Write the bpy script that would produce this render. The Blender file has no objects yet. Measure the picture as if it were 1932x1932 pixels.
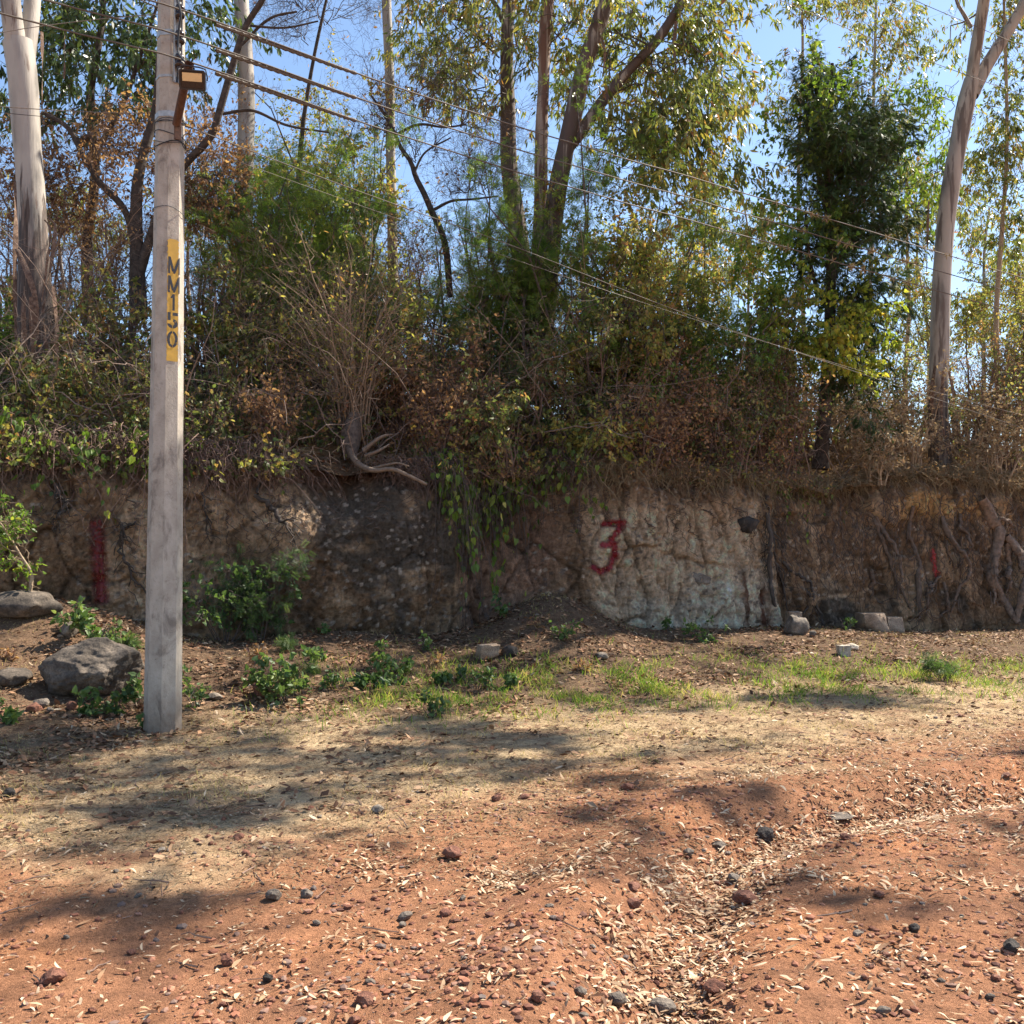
import bpy, bmesh, math, random
import numpy as np
from mathutils import Vector

# ------------------------------------------------------------------ camera, sky, sun, exposure
scene = bpy.context.scene
C = scene.collection
PITCH = math.radians(2.05); FPX = 1896.0; CAMZ = 1.6
cam_d = bpy.data.cameras.new('camera'); cam = bpy.data.objects.new('camera', cam_d); C.objects.link(cam)
cam.location = (0, 0, CAMZ); cam.rotation_euler = (math.pi/2 + PITCH, 0, 0)
cam_d.sensor_width = 36; cam_d.lens = 36*FPX/1932; cam_d.clip_end = 2000; cam_d.clip_start = 0.05
scene.camera = cam
SUN_EL = math.radians(49); SUN_AZ = math.radians(32)      # azimuth counted from +X towards +Y
SUN = np.array([math.cos(SUN_AZ)*math.cos(SUN_EL), math.sin(SUN_AZ)*math.cos(SUN_EL), math.sin(SUN_EL)])
world = bpy.data.worlds.new('World'); scene.world = world; world.use_nodes = True
wn = world.node_tree; bg = wn.nodes['Background']
sky = wn.nodes.new('ShaderNodeTexSky'); sky.sky_type = 'NISHITA'; sky.sun_disc = False
sky.sun_elevation = SUN_EL; sky.sun_rotation = math.pi/2 - SUN_AZ; sky.air_density = 1.0; sky.dust_density = 0.4; sky.ozone_density = 2.2
wn.links.new(sky.outputs[0], bg.inputs[0]); bg.inputs[1].default_value = 0.095
sd = bpy.data.lights.new('sun', 'SUN'); sd.energy = 5.0; sd.angle = math.radians(0.53); sd.color = (1.0, 0.91, 0.78)
so = bpy.data.objects.new('sun', sd); C.objects.link(so)
so.rotation_euler = Vector(SUN).to_track_quat('Z', 'Y').to_euler(); so.location = (20, 20, 30)
scene.view_settings.view_transform = 'Standard'; scene.view_settings.look = 'None'
scene.view_settings.exposure = 1.3; scene.view_settings.gamma = 1
scene.render.engine = 'CYCLES'
cy = scene.cycles; cy.max_bounces = 6; cy.diffuse_bounces = 4; cy.glossy_bounces = 2; cy.transmission_bounces = 4; cy.transparent_max_bounces = 12

# ------------------------------------------------------------------ numeric helpers
def RG(s): return np.random.default_rng(s)
_g = RG(7); _perm = np.concatenate([_g.permutation(256)]*3); _grad = _g.normal(size=(256, 3)); _grad /= np.linalg.norm(_grad, axis=1)[:, None]
def pn(p):
    p = np.asarray(p, float); i = np.floor(p).astype(int); f = p - i; i &= 255; u = f*f*f*(f*(f*6-15)+10)
    out = np.zeros(len(p))
    for dx in (0, 1):
        wx = u[:, 0] if dx else 1-u[:, 0]
        for dy in (0, 1):
            wy = u[:, 1] if dy else 1-u[:, 1]
            for dz in (0, 1):
                wz = u[:, 2] if dz else 1-u[:, 2]
                h = _perm[_perm[_perm[(i[:, 0]+dx) & 255] + ((i[:, 1]+dy) & 255)] + ((i[:, 2]+dz) & 255)]
                g = _grad[h]
                out += wx*wy*wz*(g[:, 0]*(f[:, 0]-dx)+g[:, 1]*(f[:, 1]-dy)+g[:, 2]*(f[:, 2]-dz))
    return out*1.6
def fbm(p, o=4, gain=.5):
    a, s, r = 1., 0., 0.; p = np.asarray(p, float)
    for k in range(o): r = r + a*pn(p*(2.03**k) + 17.3*k); s += a; a *= gain
    return r/s
def n2(x, y, sc, seed=0, o=3):
    x = np.atleast_1d(np.asarray(x, float)); y = np.atleast_1d(np.asarray(y, float))
    return fbm(np.stack([x.ravel()*sc+seed*3.7, y.ravel()*sc-seed*5.1, np.full(x.size, seed*1.9+.37)], 1), o).reshape(x.shape)
def cell(u, z, su, sz, seed, warp=.35):
    w1 = fbm(np.stack([u.ravel()*1.3/su*.3, z.ravel()*1.3/sz*.3, np.full(u.size, seed+.1)], 1), 3).reshape(u.shape); w2 = fbm(np.stack([u.ravel()*1.3/su*.3+9, z.ravel()*1.3/sz*.3, np.full(u.size, seed+4.1)], 1), 3).reshape(u.shape)
    a = u/su+w1*warp*2; b = z/sz+w2*warp*2; ia = np.floor(a).astype(int); ib = np.floor(b).astype(int); f1 = np.full(u.shape, 9.); f2 = f1.copy(); rr = np.zeros((4,)+u.shape)
    for i in (-1, 0, 1):
        for j in (-1, 0, 1):
            ca, cb = ia+i, ib+j; h = _perm[(_perm[ca & 255]+cb+seed*13) & 255]; g = _grad[h]; pa, pb = ca+.5+.45*g[..., 0], cb+.5+.45*g[..., 1]; d = np.hypot(a-pa, b-pb); nw = d < f1
            f2 = np.where(nw, f1, np.minimum(f2, d)); f1 = np.where(nw, d, f1); h2 = _grad[_perm[h+31]]
            for k, v in enumerate((h2[..., 0], h2[..., 1], a-pa, b-pb)): rr[k] = np.where(nw, v, rr[k])
    return f1, f2, rr
def nrm(v): return v/np.maximum(np.linalg.norm(v, axis=-1, keepdims=True), 1e-9)
def sst(a, b, x): t = np.clip((x-a)/(b-a), 0, 1); return t*t*(3-2*t)
def W(px, py, d):
    """point seen at pixel px,py (of 1932) at forward distance d"""
    cx, cz = (px-966)/FPX, (966-py)/FPX
    y = math.cos(PITCH)-math.sin(PITCH)*cz; z = math.sin(PITCH)+math.cos(PITCH)*cz
    return np.array([cx*d/y, d, CAMZ+z*d/y])
def G(px, py, z=0.):
    """point on the level z seen at a pixel"""
    p = W(px, py, 1.); t = (z-CAMZ)/(p[2]-CAMZ); return np.array([p[0]*t, t, z])

# ------------------------------------------------------------------ mesh helpers
def mk(name, parts, mats, parent=None, smooth=False):
    """parts: (V, F, material index, rnd per face). One mesh object."""
    me = bpy.data.meshes.new(name); vs = []; ls = []; st = []; tot = []; mi = []; rn = []; vo = 0; lo = 0
    for V, F, m, r in parts:
        V = np.asarray(V, np.float32).reshape(-1, 3); F = np.asarray(F, np.int32)
        if len(F) == 0: continue
        k = F.shape[1]; vs.append(V); ls.append((F+vo).ravel()); st.append(lo+np.arange(len(F))*k); tot.append(np.full(len(F), k)); mi.append(np.full(len(F), m))
        rn.append(np.broadcast_to(np.asarray(0.5 if r is None else r, np.float32), (len(F),))); vo += len(V); lo += len(F)*k
    vs = np.concatenate(vs); ls = np.concatenate(ls); st = np.concatenate(st); tot = np.concatenate(tot); mi = np.concatenate(mi); rn = np.concatenate(rn)
    me.vertices.add(len(vs)); me.vertices.foreach_set('co', vs.ravel()); me.loops.add(len(ls)); me.loops.foreach_set('vertex_index', ls.astype(np.int32))
    me.polygons.add(len(st)); me.polygons.foreach_set('loop_start', st.astype(np.int32)); me.polygons.foreach_set('loop_total', tot.astype(np.int32))
    me.polygons.foreach_set('material_index', mi.astype(np.int32)); me.polygons.foreach_set('use_smooth', np.full(len(st), smooth))
    a = me.attributes.new('rnd', 'FLOAT', 'FACE'); a.data.foreach_set('value', np.ascontiguousarray(rn, dtype=np.float32))
    for m in mats: me.materials.append(m)
    me.update(calc_edges=True)
    o = bpy.data.objects.new(name, me); C.objects.link(o)
    if parent is not None: o.parent = parent; o.matrix_parent_inverse = parent.matrix_world.inverted() if False else o.matrix_parent_inverse
    return o
def tag(o, label=None, cat=None, group=None, kind=None):
    if label: o['label'] = label
    if cat: o['category'] = cat
    if group: o['group'] = group
    if kind: o['kind'] = kind
    return o
class Thing:
    """an Empty at the base; parts are given in world coordinates and shifted to it"""
    def __init__(s, name, base, label, cat, group=None):
        s.b = np.asarray(base, float); s.o = bpy.data.objects.new(name, None); C.objects.link(s.o); s.o.location = tuple(s.b); s.o.empty_display_size = .2
        tag(s.o, label, cat, group)
    def part(s, name, parts, mats, smooth=False, parent=None):
        return mk(name, [(np.asarray(V)-s.b, F, m, r) for V, F, m, r in parts], mats, parent or s.o, smooth)
def addattr(o, name, arr, dom='POINT', typ='FLOAT'):
    a = o.data.attributes.new(name, typ, dom)
    if typ == 'FLOAT_COLOR': a.data.foreach_set('color', np.concatenate([arr, np.ones((len(arr), 1))], 1).astype(np.float32).ravel())
    else: a.data.foreach_set('value', np.ascontiguousarray(arr, dtype=np.float32))
def tubes(P, R, sides=3, cap=False):
    P = np.asarray(P, float); R = np.asarray(R, float); N, K, _ = P.shape
    T = nrm(np.gradient(P, axis=1)); ref = np.zeros((N, 1, 3)); m = nrm(P[:, -1]-P[:, 0])
    ax = np.argmin(np.abs(m), axis=1); ref[np.arange(N), 0, ax] = 1
    A = nrm(np.cross(T, ref)); B = np.cross(T, A)
    th = np.arange(sides)*2*np.pi/sides
    V = P[:, :, None]+R[:, :, None, None]*(A[:, :, None]*np.cos(th)[:, None]+B[:, :, None]*np.sin(th)[:, None])
    base = (np.arange(N)*K*sides)[:, None, None]; k = (np.arange(K-1)*sides)[None, :, None]; j = np.arange(sides)[None, None]; jn = (j+1) % sides
    F = np.stack([base+k+j, base+k+jn, base+k+sides+jn, base+k+sides+j], -1).reshape(-1, 4)
    return V.reshape(-1, 3), F
def resample(P, K):
    P = np.asarray(P, float); s = np.concatenate([[0], np.cumsum(np.linalg.norm(np.diff(P[:, :3], axis=0), axis=1))]); t = np.linspace(0, s[-1], K)
    # catmull-like smoothing by cubic Hermite
    out = np.empty((K, P.shape[1])); m = np.gradient(P, s, axis=0)
    i = np.clip(np.searchsorted(s, t, 'right')-1, 0, len(s)-2); h = s[i+1]-s[i]; u = (t-s[i])/h; u2 = u*u; u3 = u2*u
    out = (2*u3-3*u2+1)[:, None]*P[i]+(u3-2*u2+u)[:, None]*h[:, None]*m[i]+(-2*u3+3*u2)[:, None]*P[i+1]+(u3-u2)[:, None]*h[:, None]*m[i+1]
    return out
def trunk_from(pts, d, K=40, dd=None):
    """pts: (px, py, width px); returns path and radii"""
    Q = []
    for i, (a, b, w) in enumerate(pts):
        di = d if dd is None else d+dd*i/(len(pts)-1)
        p = W(a, b, di); Q.append([*p, w/2/FPX*di])
    Q = resample(np.array(Q), K); return Q[:, :3], np.maximum(Q[:, 3], .004)
def trunk_mesh(P, R, sides=20, rough=.05, seed=0, vert=1.):
    V, F = tubes(P[None], R[None], sides); c = np.repeat(P, sides, 0); r = np.repeat(R, sides)
    d = V-c; nn = nrm(d); q = fbm(np.stack([nn[:, 0]*2.2+seed, nn[:, 1]*2.2, V[:, 2]*vert*1.3], 1), 4)
    q2 = fbm(np.stack([nn[:, 0]*6+seed, nn[:, 1]*6, V[:, 2]*vert*.9], 1), 2)
    return c+d*(1+rough*2*q+rough*q2)[:, None], F
def rdir(rng, n): return nrm(rng.normal(size=(n, 3)))
def grow(P, R, nc, t0, t1, L, spread, up, K, rng, rr=.55, wig=.12, rmin=.002, curl=0.25, taper=.25, wlen=True):
    N, K0, _ = P.shape
    if wlen:
        w = np.linalg.norm(P[:, -1]-P[:, 0], axis=1); idx = rng.choice(N, nc, p=w/w.sum())
    else: idx = rng.integers(N, size=nc)
    t = rng.uniform(t0, t1, nc)*(K0-1); i = np.minimum(t.astype(int), K0-2); f = (t-i)[:, None]
    pos = P[idx, i]*(1-f)+P[idx, i+1]*f; tan = nrm(P[idx, i+1]-P[idx, i]); r = R[idx, i]*(1-f[:, 0])+R[idx, i+1]*f[:, 0]
    d = nrm(tan+rdir(rng, nc)*spread+np.array([0, 0, up])); ln = L*rng.uniform(.5, 1.4, nc)
    s = np.linspace(0, 1, K)[None, :, None]; b = rdir(rng, nc)*curl
    Q = pos[:, None]+d[:, None]*ln[:, None, None]*s+b[:, None]*ln[:, None, None]*s*s
    w = np.cumsum(rng.normal(size=(nc, K, 3))*(wig/math.sqrt(K)), axis=1); w -= w[:, :1]; Q += w*ln[:, None, None]
    r0 = np.maximum(np.minimum(r*rr, ln*.03), rmin); RR = r0[:, None]*(1-(1-taper)*np.linspace(0, 1, K))
    return Q, np.maximum(RR, rmin*.6)
TPL = {
 'lance': (np.array([[0, 0, 0], [.3, .5, 0], [.3, -.5, 0], [.68, .36, 0], [.68, -.36, 0], [1, 0, 0]]), np.array([[0, 1, 2], [1, 3, 4], [1, 4, 2], [3, 5, 4]])),
 'oval': (np.array([[0, 0, 0], [.35, .5, .14], [.75, .36, .1], [1, 0, -.05], [.35, -.5, .14], [.75, -.36, .1]]), np.array([[0, 1, 3], [1, 2, 3], [0, 3, 4], [4, 3, 5]])),
 'heart': (np.array([[0, 0, 0], [-.12, .32, .06], [.28, .52, .08], [.7, .26, 0], [1, 0, -.15], [-.12, -.32, .06], [.28, -.52, .08], [.7, -.26, 0]]), np.array([[0, 1, 2], [0, 2, 3], [0, 3, 4], [0, 5, 6], [0, 6, 7], [0, 7, 4]])),
 'sickle': (np.array([[0, 0, 0], [.2, .38+.2, .1], [.2, -.38+.2, 0], [.45, .5+.4, .22], [.45, -.5+.4, 0], [.72, .4+.32, .12], [.72, -.4+.32, 0], [.9, .18+.15, .05], [.9, -.16+.15, 0], [1, 0, 0]]), np.array([[0, 1, 2], [1, 3, 4], [1, 4, 2], [3, 5, 6], [3, 6, 4], [5, 7, 8], [5, 8, 6], [7, 9, 8]])),
 'chip': (np.array([[0, 0, 0], [.4, .5, 0], [1, .1, 0], [.6, -.5, 0]]), np.array([[0, 1, 2], [0, 2, 3]])),
}
_pv = []; _pf = []
for _k in range(6):
    for _s in (-1, 1):
        _b = len(_pv); _x = .1+_k*.16; _pv += [[_x, 0, 0], [_x+.1, _s*.28, .03], [_x+.16, _s*.62, 0], [_x+.02, _s*.34, .02]]; _pf += [[_b, _b+1, _b+2], [_b, _b+2, _b+3]]
TPL['pinna'] = (np.array(_pv), np.array(_pf))
_pv = []; _pf = []
for _k in range(5):
    _b = len(_pv); _a = -.5+_k*.25; _pv += [[0, 0, 0], [.6, _a*.9-.02, .05*(_k % 2)], [1, _a*1.5, -.1], [.6, _a*.9+.03, .05]]; _pf += [[_b, _b+1, _b+2], [_b, _b+2, _b+3]]
TPL['needles'] = (np.array(_pv), np.array(_pf))
def leaves(pos, ax, L, asp, rng, shape='oval', curl=.15, nz=None, flat=0., rnd=None):
    """leaf polygons at pos with axis ax; nz: preferred normal"""
    n = len(pos); T, F = TPL[shape]; ln = np.broadcast_to(L, (n,))*rng.uniform(.6, 1.3, n)
    a = nrm(ax); q = rdir(rng, n)
    if nz is not None: q = nrm(nz+q*flat)
        # normal close to nz
    nn = nrm(q-a*np.sum(q*a, 1)[:, None]); b = np.cross(nn, a)
    x = T[:, 0][None]; y = T[:, 1][None]*asp; z = T[:, 2][None]*asp - (curl*rng.uniform(-.6, 1.4, n))[:, None]*x*x
    V = pos[:, None]+ln[:, None, None]*(a[:, None]*x[..., None]+b[:, None]*y[..., None]+nn[:, None]*z[..., None])
    FF = F[None]+(np.arange(n)*len(T))[:, None, None]
    r = rng.random(n) if rnd is None else rnd
    return V.reshape(-1, 3), FF.reshape(-1, F.shape[1]), np.repeat(r, len(F))
def leaves_on(P, n, t0, L, asp, rng, shape='oval', droop=.3, rand=1., curl=.15, jit=.03, t1=1.):
    N, K, _ = P.shape; idx = rng.integers(N, size=n); t = (t0+(t1-t0)*rng.random(n)**.8)*(K-1); i = np.minimum(t.astype(int), K-2); f = (t-i)[:, None]
    pos = P[idx, i]*(1-f)+P[idx, i+1]*f+rng.normal(size=(n, 3))*jit; tan = nrm(P[idx, i+1]-P[idx, i])
    rn = np.clip(.5+.42*rng.normal(size=n)*.55+.35*pn(pos*1.1+5), 0, .999)
    return leaves(pos, tan*.6+rdir(rng, n)*rand+np.array([0, 0, -droop]), L, asp, rng, shape, curl, rnd=rn)

# ------------------------------------------------------------------ materials
def nt(name):
    m = bpy.data.materials.new(name); m.use_nodes = True; t = m.node_tree; b = t.nodes['Principled BSDF']; return m, t, b
def N_(t, typ, **kw):
    n = t.nodes.new(typ)
    for k, v in kw.items():
        if k.startswith('i_'): n.inputs[k[2:].replace('_', ' ')].default_value = v
        else: setattr(n, k, v)
    return n
def ramp(t, stops, interp='LINEAR'):
    r = t.nodes.new('ShaderNodeValToRGB'); r.color_ramp.interpolation = interp; e = r.color_ramp.elements
    while len(e) < len(stops): e.new(.5)
    for k, (p, c) in enumerate(stops): e[k].position = p; e[k].color = (*c, 1) if len(c) == 3 else c
    return r
def mixc(t, a, b, f, mode='MIX'):
    m = t.nodes.new('ShaderNodeMix'); m.data_type = 'RGBA'; m.blend_type = mode
    for s, v in ((m.inputs[0], f), (m.inputs[6], a), (m.inputs[7], b)):
        if hasattr(v, 'is_linked') or hasattr(v, 'links'): t.links.new(v, s)
        elif isinstance(v, (int, float)): s.default_value = v
        else: s.default_value = (*v, 1)
    return m.outputs[2]
def noise(t, scale, detail=4, rough=.55, vec=None, dist=0):
    n = N_(t, 'ShaderNodeTexNoise'); n.inputs['Scale'].default_value = scale; n.inputs['Detail'].default_value = detail; n.inputs['Roughness'].default_value = rough; n.inputs['Distortion'].default_value = dist
    if vec is None:
        g = N_(t, 'ShaderNodeNewGeometry'); vec = g.outputs['Position']
    t.links.new(vec, n.inputs['Vector']); return n
def scaled(t, sx, sy, sz):
    g = N_(t, 'ShaderNodeNewGeometry'); m = N_(t, 'ShaderNodeMapping'); m.inputs['Scale'].default_value = (sx, sy, sz); t.links.new(g.outputs['Position'], m.inputs['Vector']); return m.outputs[0]
def bump(t, b, h, strength=.5, dist=.01):
    n = N_(t, 'ShaderNodeBump'); n.inputs['Strength'].default_value = strength; n.inputs['Distance'].default_value = dist
    t.links.new(h, n.inputs['Height']); t.links.new(n.outputs[0], b.inputs['Normal'])
def leafmat(name, cols, trans=.45, rough=.45, tint=(1.2, 1.2, .75), spec=.5):
    m, t, b = nt(name); a = N_(t, 'ShaderNodeAttribute', attribute_name='rnd')
    if trans > .3: cols = [tuple(min(.62, v*1.35) for v in c) for c in cols]; trans += .04
    st = [(k/(len(cols)-1)*.96+.02, c) for k, c in enumerate(cols)]; r = ramp(t, st); t.links.new(a.outputs['Fac'], r.inputs[0])
    no = noise(t, 45, 2); c = mixc(t, r.outputs[0], (.55, .55, .5), .0); hv = N_(t, 'ShaderNodeHueSaturation'); t.links.new(c, hv.inputs['Color'])
    mr = N_(t, 'ShaderNodeMapRange'); mr.inputs[3].default_value = .7; mr.inputs[4].default_value = 1.3; t.links.new(no.outputs[0], mr.inputs[0]); t.links.new(mr.outputs[0], hv.inputs['Value'])
    b.inputs['Roughness'].default_value = rough; b.inputs['Specular IOR Level'].default_value = spec; t.links.new(hv.outputs[0], b.inputs['Base Color'])
    if trans > 0:
        tr = N_(t, 'ShaderNodeBsdfTranslucent'); t.links.new(mixc(t, hv.outputs[0], tint, 1., 'MULTIPLY'), tr.inputs[0])
        mx = N_(t, 'ShaderNodeMixShader'); mx.inputs[0].default_value = trans; t.links.new(b.outputs[0], mx.inputs[1]); t.links.new(tr.outputs[0], mx.inputs[2]); t.links.new(mx.outputs[0], t.nodes['Material Output'].inputs[0])
    return m
def plain(name, col, rough=.8, var=.25, scale=20, metal=0, bs=.3, bd=.004):
    m, t, b = nt(name); no = noise(t, scale, 5); r = ramp(t, [(.3, tuple(c*(1-var) for c in col)), (.7, tuple(min(1, c*(1+var)) for c in col))]); t.links.new(no.outputs[0], r.inputs[0]); t.links.new(r.outputs[0], b.inputs['Base Color'])
    b.inputs['Roughness'].default_value = rough; b.inputs['Metallic'].default_value = metal; bump(t, b, no.outputs[0], bs, bd); return m
M = {}
OL = (.075, .095, .025)
M['euc'] = leafmat('eucalyptus_leaf', [(.06, .08, .03), (.09, .12, .035), (.13, .16, .045), (.19, .21, .06), (.34, .28, .07), (.22, .10, .04)], .45, .33)
M['green'] = leafmat('green_leaf', [(.05, .09, .02), (.08, .14, .022), (.11, .18, .025), (.17, .24, .04), (.28, .30, .05)], .5)
M['ygreen'] = leafmat('bright_creeper_leaf', [(.10, .15, .02), (.17, .22, .03), (.26, .30, .04), (.36, .34, .05), (.44, .30, .05)], .55)
M['dark'] = leafmat('dark_leaf', [(.03, .05, .02), (.045, .07, .025), (.06, .095, .03), (.10, .14, .04)], .35, .35)
M['yel'] = leafmat('yellow_green_leaf', [(.10, .13, .035), (.15, .18, .045), (.21, .22, .055), (.32, .28, .075), (.30, .17, .07), (.22, .11, .05)], .52)
M['brown'] = leafmat('withered_leaf', [(.09, .055, .035), (.17, .09, .05), (.27, .155, .08), (.36, .22, .11), (.18, .09, .065)], .4, .7)
M['mix'] = leafmat('mixed_leaf', [(.14, .08, .045), (.24, .16, .08), (.09, .12, .04), (.06, .09, .03), (.12, .15, .045), (.20, .21, .065), (.32, .28, .10), (.27, .14, .07)], .5)
M['straw'] = leafmat('straw', [(.20, .14, .085), (.30, .22, .13), (.42, .33, .2), (.22, .13, .08)], .3, .75, spec=.1, tint=(1.05, 1, .85))
M['litter'] = leafmat('fallen_leaf', [(.10, .05, .03), (.20, .10, .055), (.30, .17, .09), (.40, .26, .15), (.48, .34, .21), (.55, .41, .27), (.62, .50, .35)], .06, .6, spec=.2, tint=(1, 1, .9))
M['litterd'] = leafmat('brown_fallen_leaf', [(.07, .035, .022), (.13, .065, .038), (.22, .11, .06), (.32, .18, .10), (.42, .28, .17)], .06, .7, spec=.15, tint=(1, 1, .9))
M['grass'] = leafmat('grass_blade', [(.06, .13, .02), (.09, .18, .025), (.15, .22, .035), (.28, .27, .08), (.42, .33, .14)], .45, .6, spec=.15)
M['weed'] = leafmat('weed_leaf', [(.035, .065, .022), (.06, .11, .03), (.10, .16, .045), (.19, .24, .08)], .42, .5, tint=(1.1, 1.1, .7))
M['needle'] = leafmat('needle_leaf', [(.03, .055, .022), (.045, .085, .03), (.07, .12, .04), (.11, .16, .05)], .4, .5)
M['twig'] = plain('dark_twig', (.095, .07, .058), .9, .4, 30)
M['twigp'] = plain('pale_twig', (.34, .25, .16), .85, .3, 30)
M['twigr'] = plain('reddish_twig', (.18, .115, .085), .9, .3, 30)
M['barkd'] = plain('dark_bark', (.06, .045, .035), .95, .5, 14, bs=.9, bd=.02)
M['root'] = plain('root_bark', (.125, .085, .06), .9, .55, 16, bs=.9, bd=.03)
M['rootp'] = plain('pale_root_bark', (.19, .135, .095), .85, .3, 24, bs=.8, bd=.01)
def eucbark(name, zt, soft=.5, pale=(.42, .39, .34), brown=(.13, .085, .06), amt=.5):
    """smooth pale bark with brown streaks, old rough bark below height zt"""
    m, t, b = nt(name); v = scaled(t, 7, 7, .55); n1 = noise(t, 1.3, 6, .6, v, .4); v2 = scaled(t, 2.2, 2.2, .8); n3 = noise(t, 1.5, 4, .5, v2)
    r1 = ramp(t, [(.34, tuple(c*.55 for c in pale)), (.45, pale), (.6, tuple(min(1, c*1.25) for c in pale))]); t.links.new(n3.outputs[0], r1.inputs[0])
    r2 = ramp(t, [(.5+.16*(1-amt), (0, 0, 0)), (.56+.16*(1-amt), (1, 1, 1))]); t.links.new(n1.outputs[0], r2.inputs[0])
    c1 = mixc(t, r1.outputs[0], (brown[0]*1.5, brown[1]*1.5, brown[2]*1.5), r2.outputs[0])
    v3 = scaled(t, 22, 22, 1.6); n4 = noise(t, 1.5, 6, .65, v3); r3 = ramp(t, [(.38, tuple(c*.35 for c in brown)), (.55, brown), (.7, (brown[0]*2.6, brown[1]*2.6, brown[2]*2.6))]); t.links.new(n4.outputs[0], r3.inputs[0])
    g = N_(t, 'ShaderNodeNewGeometry'); s = N_(t, 'ShaderNodeSeparateXYZ'); t.links.new(g.outputs['Position'], s.inputs[0])
    ma = N_(t, 'ShaderNodeMath', operation='MULTIPLY_ADD'); t.links.new(n1.outputs[0], ma.inputs[0]); ma.inputs[1].default_value = 5.0; t.links.new(s.outputs[2], ma.inputs[2])
    mr = N_(t, 'ShaderNodeMapRange'); mr.inputs[1].default_value = zt+2.5-soft; mr.inputs[2].default_value = zt+2.5+soft; t.links.new(ma.outputs[0], mr.inputs[0])
    c = mixc(t, r3.outputs[0], c1, mr.outputs[0]); t.links.new(c, b.inputs['Base Color']); b.inputs['Roughness'].default_value = .75
    bump(t, b, n4.outputs[0], .5, .012); return m

# ------------------------------------------------------------------ terrain functions
def ywall(x): return 14.0+0.393*x
WN = nrm(np.array([0.366, -0.931, 0.0]))            # outward normal of the cut
def u_of(px): k = (px-966)/FPX; return 14*k/(1-.393*k)
def polydist(x, y, pts):
    d = np.full(np.shape(x), 1e9); sd = np.zeros(np.shape(x))
    for (a, b), (c, e) in zip(pts[:-1], pts[1:]):
        vx, vy = c-a, e-b; L = vx*vx+vy*vy; t = np.clip(((x-a)*vx+(y-b)*vy)/L, 0, 1); q = np.hypot(x-a-t*vx, y-b-t*vy); s = np.sign((x-a)*vy-(y-b)*vx)
        sd = np.where(q < d, s*q, sd); d = np.minimum(d, q)
    return d, sd
RUT = [(.45, 2.2), (.5, 3.4), (.59, 3.96), (.89, 4.62), (1.09, 5.36), (1.61, 5.94), (2.15, 6.24), (3.46, 6.8), (6.5, 8.2), (12, 11)]
def base_z(x):      # height of the ground along the foot of the cut
    return .42+.34*sst(-3.2, -5.2, x)-.2*sst(3, 8, x)+.55*np.exp(-((x-.55)/.85)**2)+.12*np.exp(-((x+2.2)/1.)**2)
def H(x, y):
    x = np.asarray(x, float); y = np.asarray(y, float); n = (y-ywall(x))*.931
    z = base_z(x)*sst(-4.6+.8*np.exp(-((x-.5)/1.2)**2), -.1, n)**1.25
    z = z+.035*n2(x, y, .45, 1)+.018*n2(x, y, 1.7, 2)+.30*np.exp(-((x+5.6)/1.2)**2-((y-11.4)/.8)**2)
    d, sdist = polydist(x, y, RUT); w = 1-sst(8, 14, y)
    z = z-w*.125*np.exp(-(d/.24)**2)+w*.09*np.exp(-((sdist+.5)/.28)**2)
    r = x*.62+6.7-y; z = z+.02*np.sin(r*2.3+1)*sst(0, 1, r)*w
    return z
def GH(px, py):
    ds = np.linspace(2.5, 20, 1400); r = W(px, py, 1.)-np.array([0, 0, CAMZ]); P = np.array([0, 0, CAMZ])+r*ds[:, None]
    h = H(P[:, 0], P[:, 1]); i = np.argmax((P[:, 2] < h) | ((P[:, 1]-ywall(P[:, 0]))*.931 > -.5)); return np.array([P[i, 0], P[i, 1], h[i]])
def rim_z(x): return 2.60+.24*n2(x, x*0, .5, 5)+.12*n2(x, x*0, 1.8, 6)+.22*sst(-2, -6, x)*0+.1*sst(4, 9, x)
def HH(x, y):       # hillside above the cut
    x = np.asarray(x, float); y = np.asarray(y, float); n = np.maximum((y-ywall(x))*.931, 0)
    sl = .46-.22*sst(-4, 2, x)+.02*sst(3, 8, x); m = 8.5; rise = sl*m*(1-np.exp(-n/m*1.25))*.95
    fall = np.maximum(n-14, 0)*.12
    return rim_z(x)+rise-np.minimum(fall, 6)+.10*n2(x, y, .6, 8)+.05*n2(x, y, 2.2, 9)

def axis(lo, hi, step, far, g=1.12, growstep=None):
    c = list(np.arange(lo, hi, step)); a = []; s = step; v = lo
    while v > -far: s *= g; v -= s; a.append(v)
    b = []; s = step; v = c[-1]
    while v < far: s *= g; v += s; b.append(v)
    return np.array(a[::-1]+c+b)
def grid(xs, ys):
    X, Y = np.meshgrid(xs, ys); nx = len(xs); i = np.arange(len(ys)-1)[:, None]*nx+np.arange(nx-1)[None]
    return X, Y, np.stack([i, i+1, i+nx+1, i+nx], -1).reshape(-1, 4)
def sub(V, F, keep):
    F = F[keep]; u, inv = np.unique(F, return_inverse=True); return V[u], inv.reshape(F.shape), u

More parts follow.
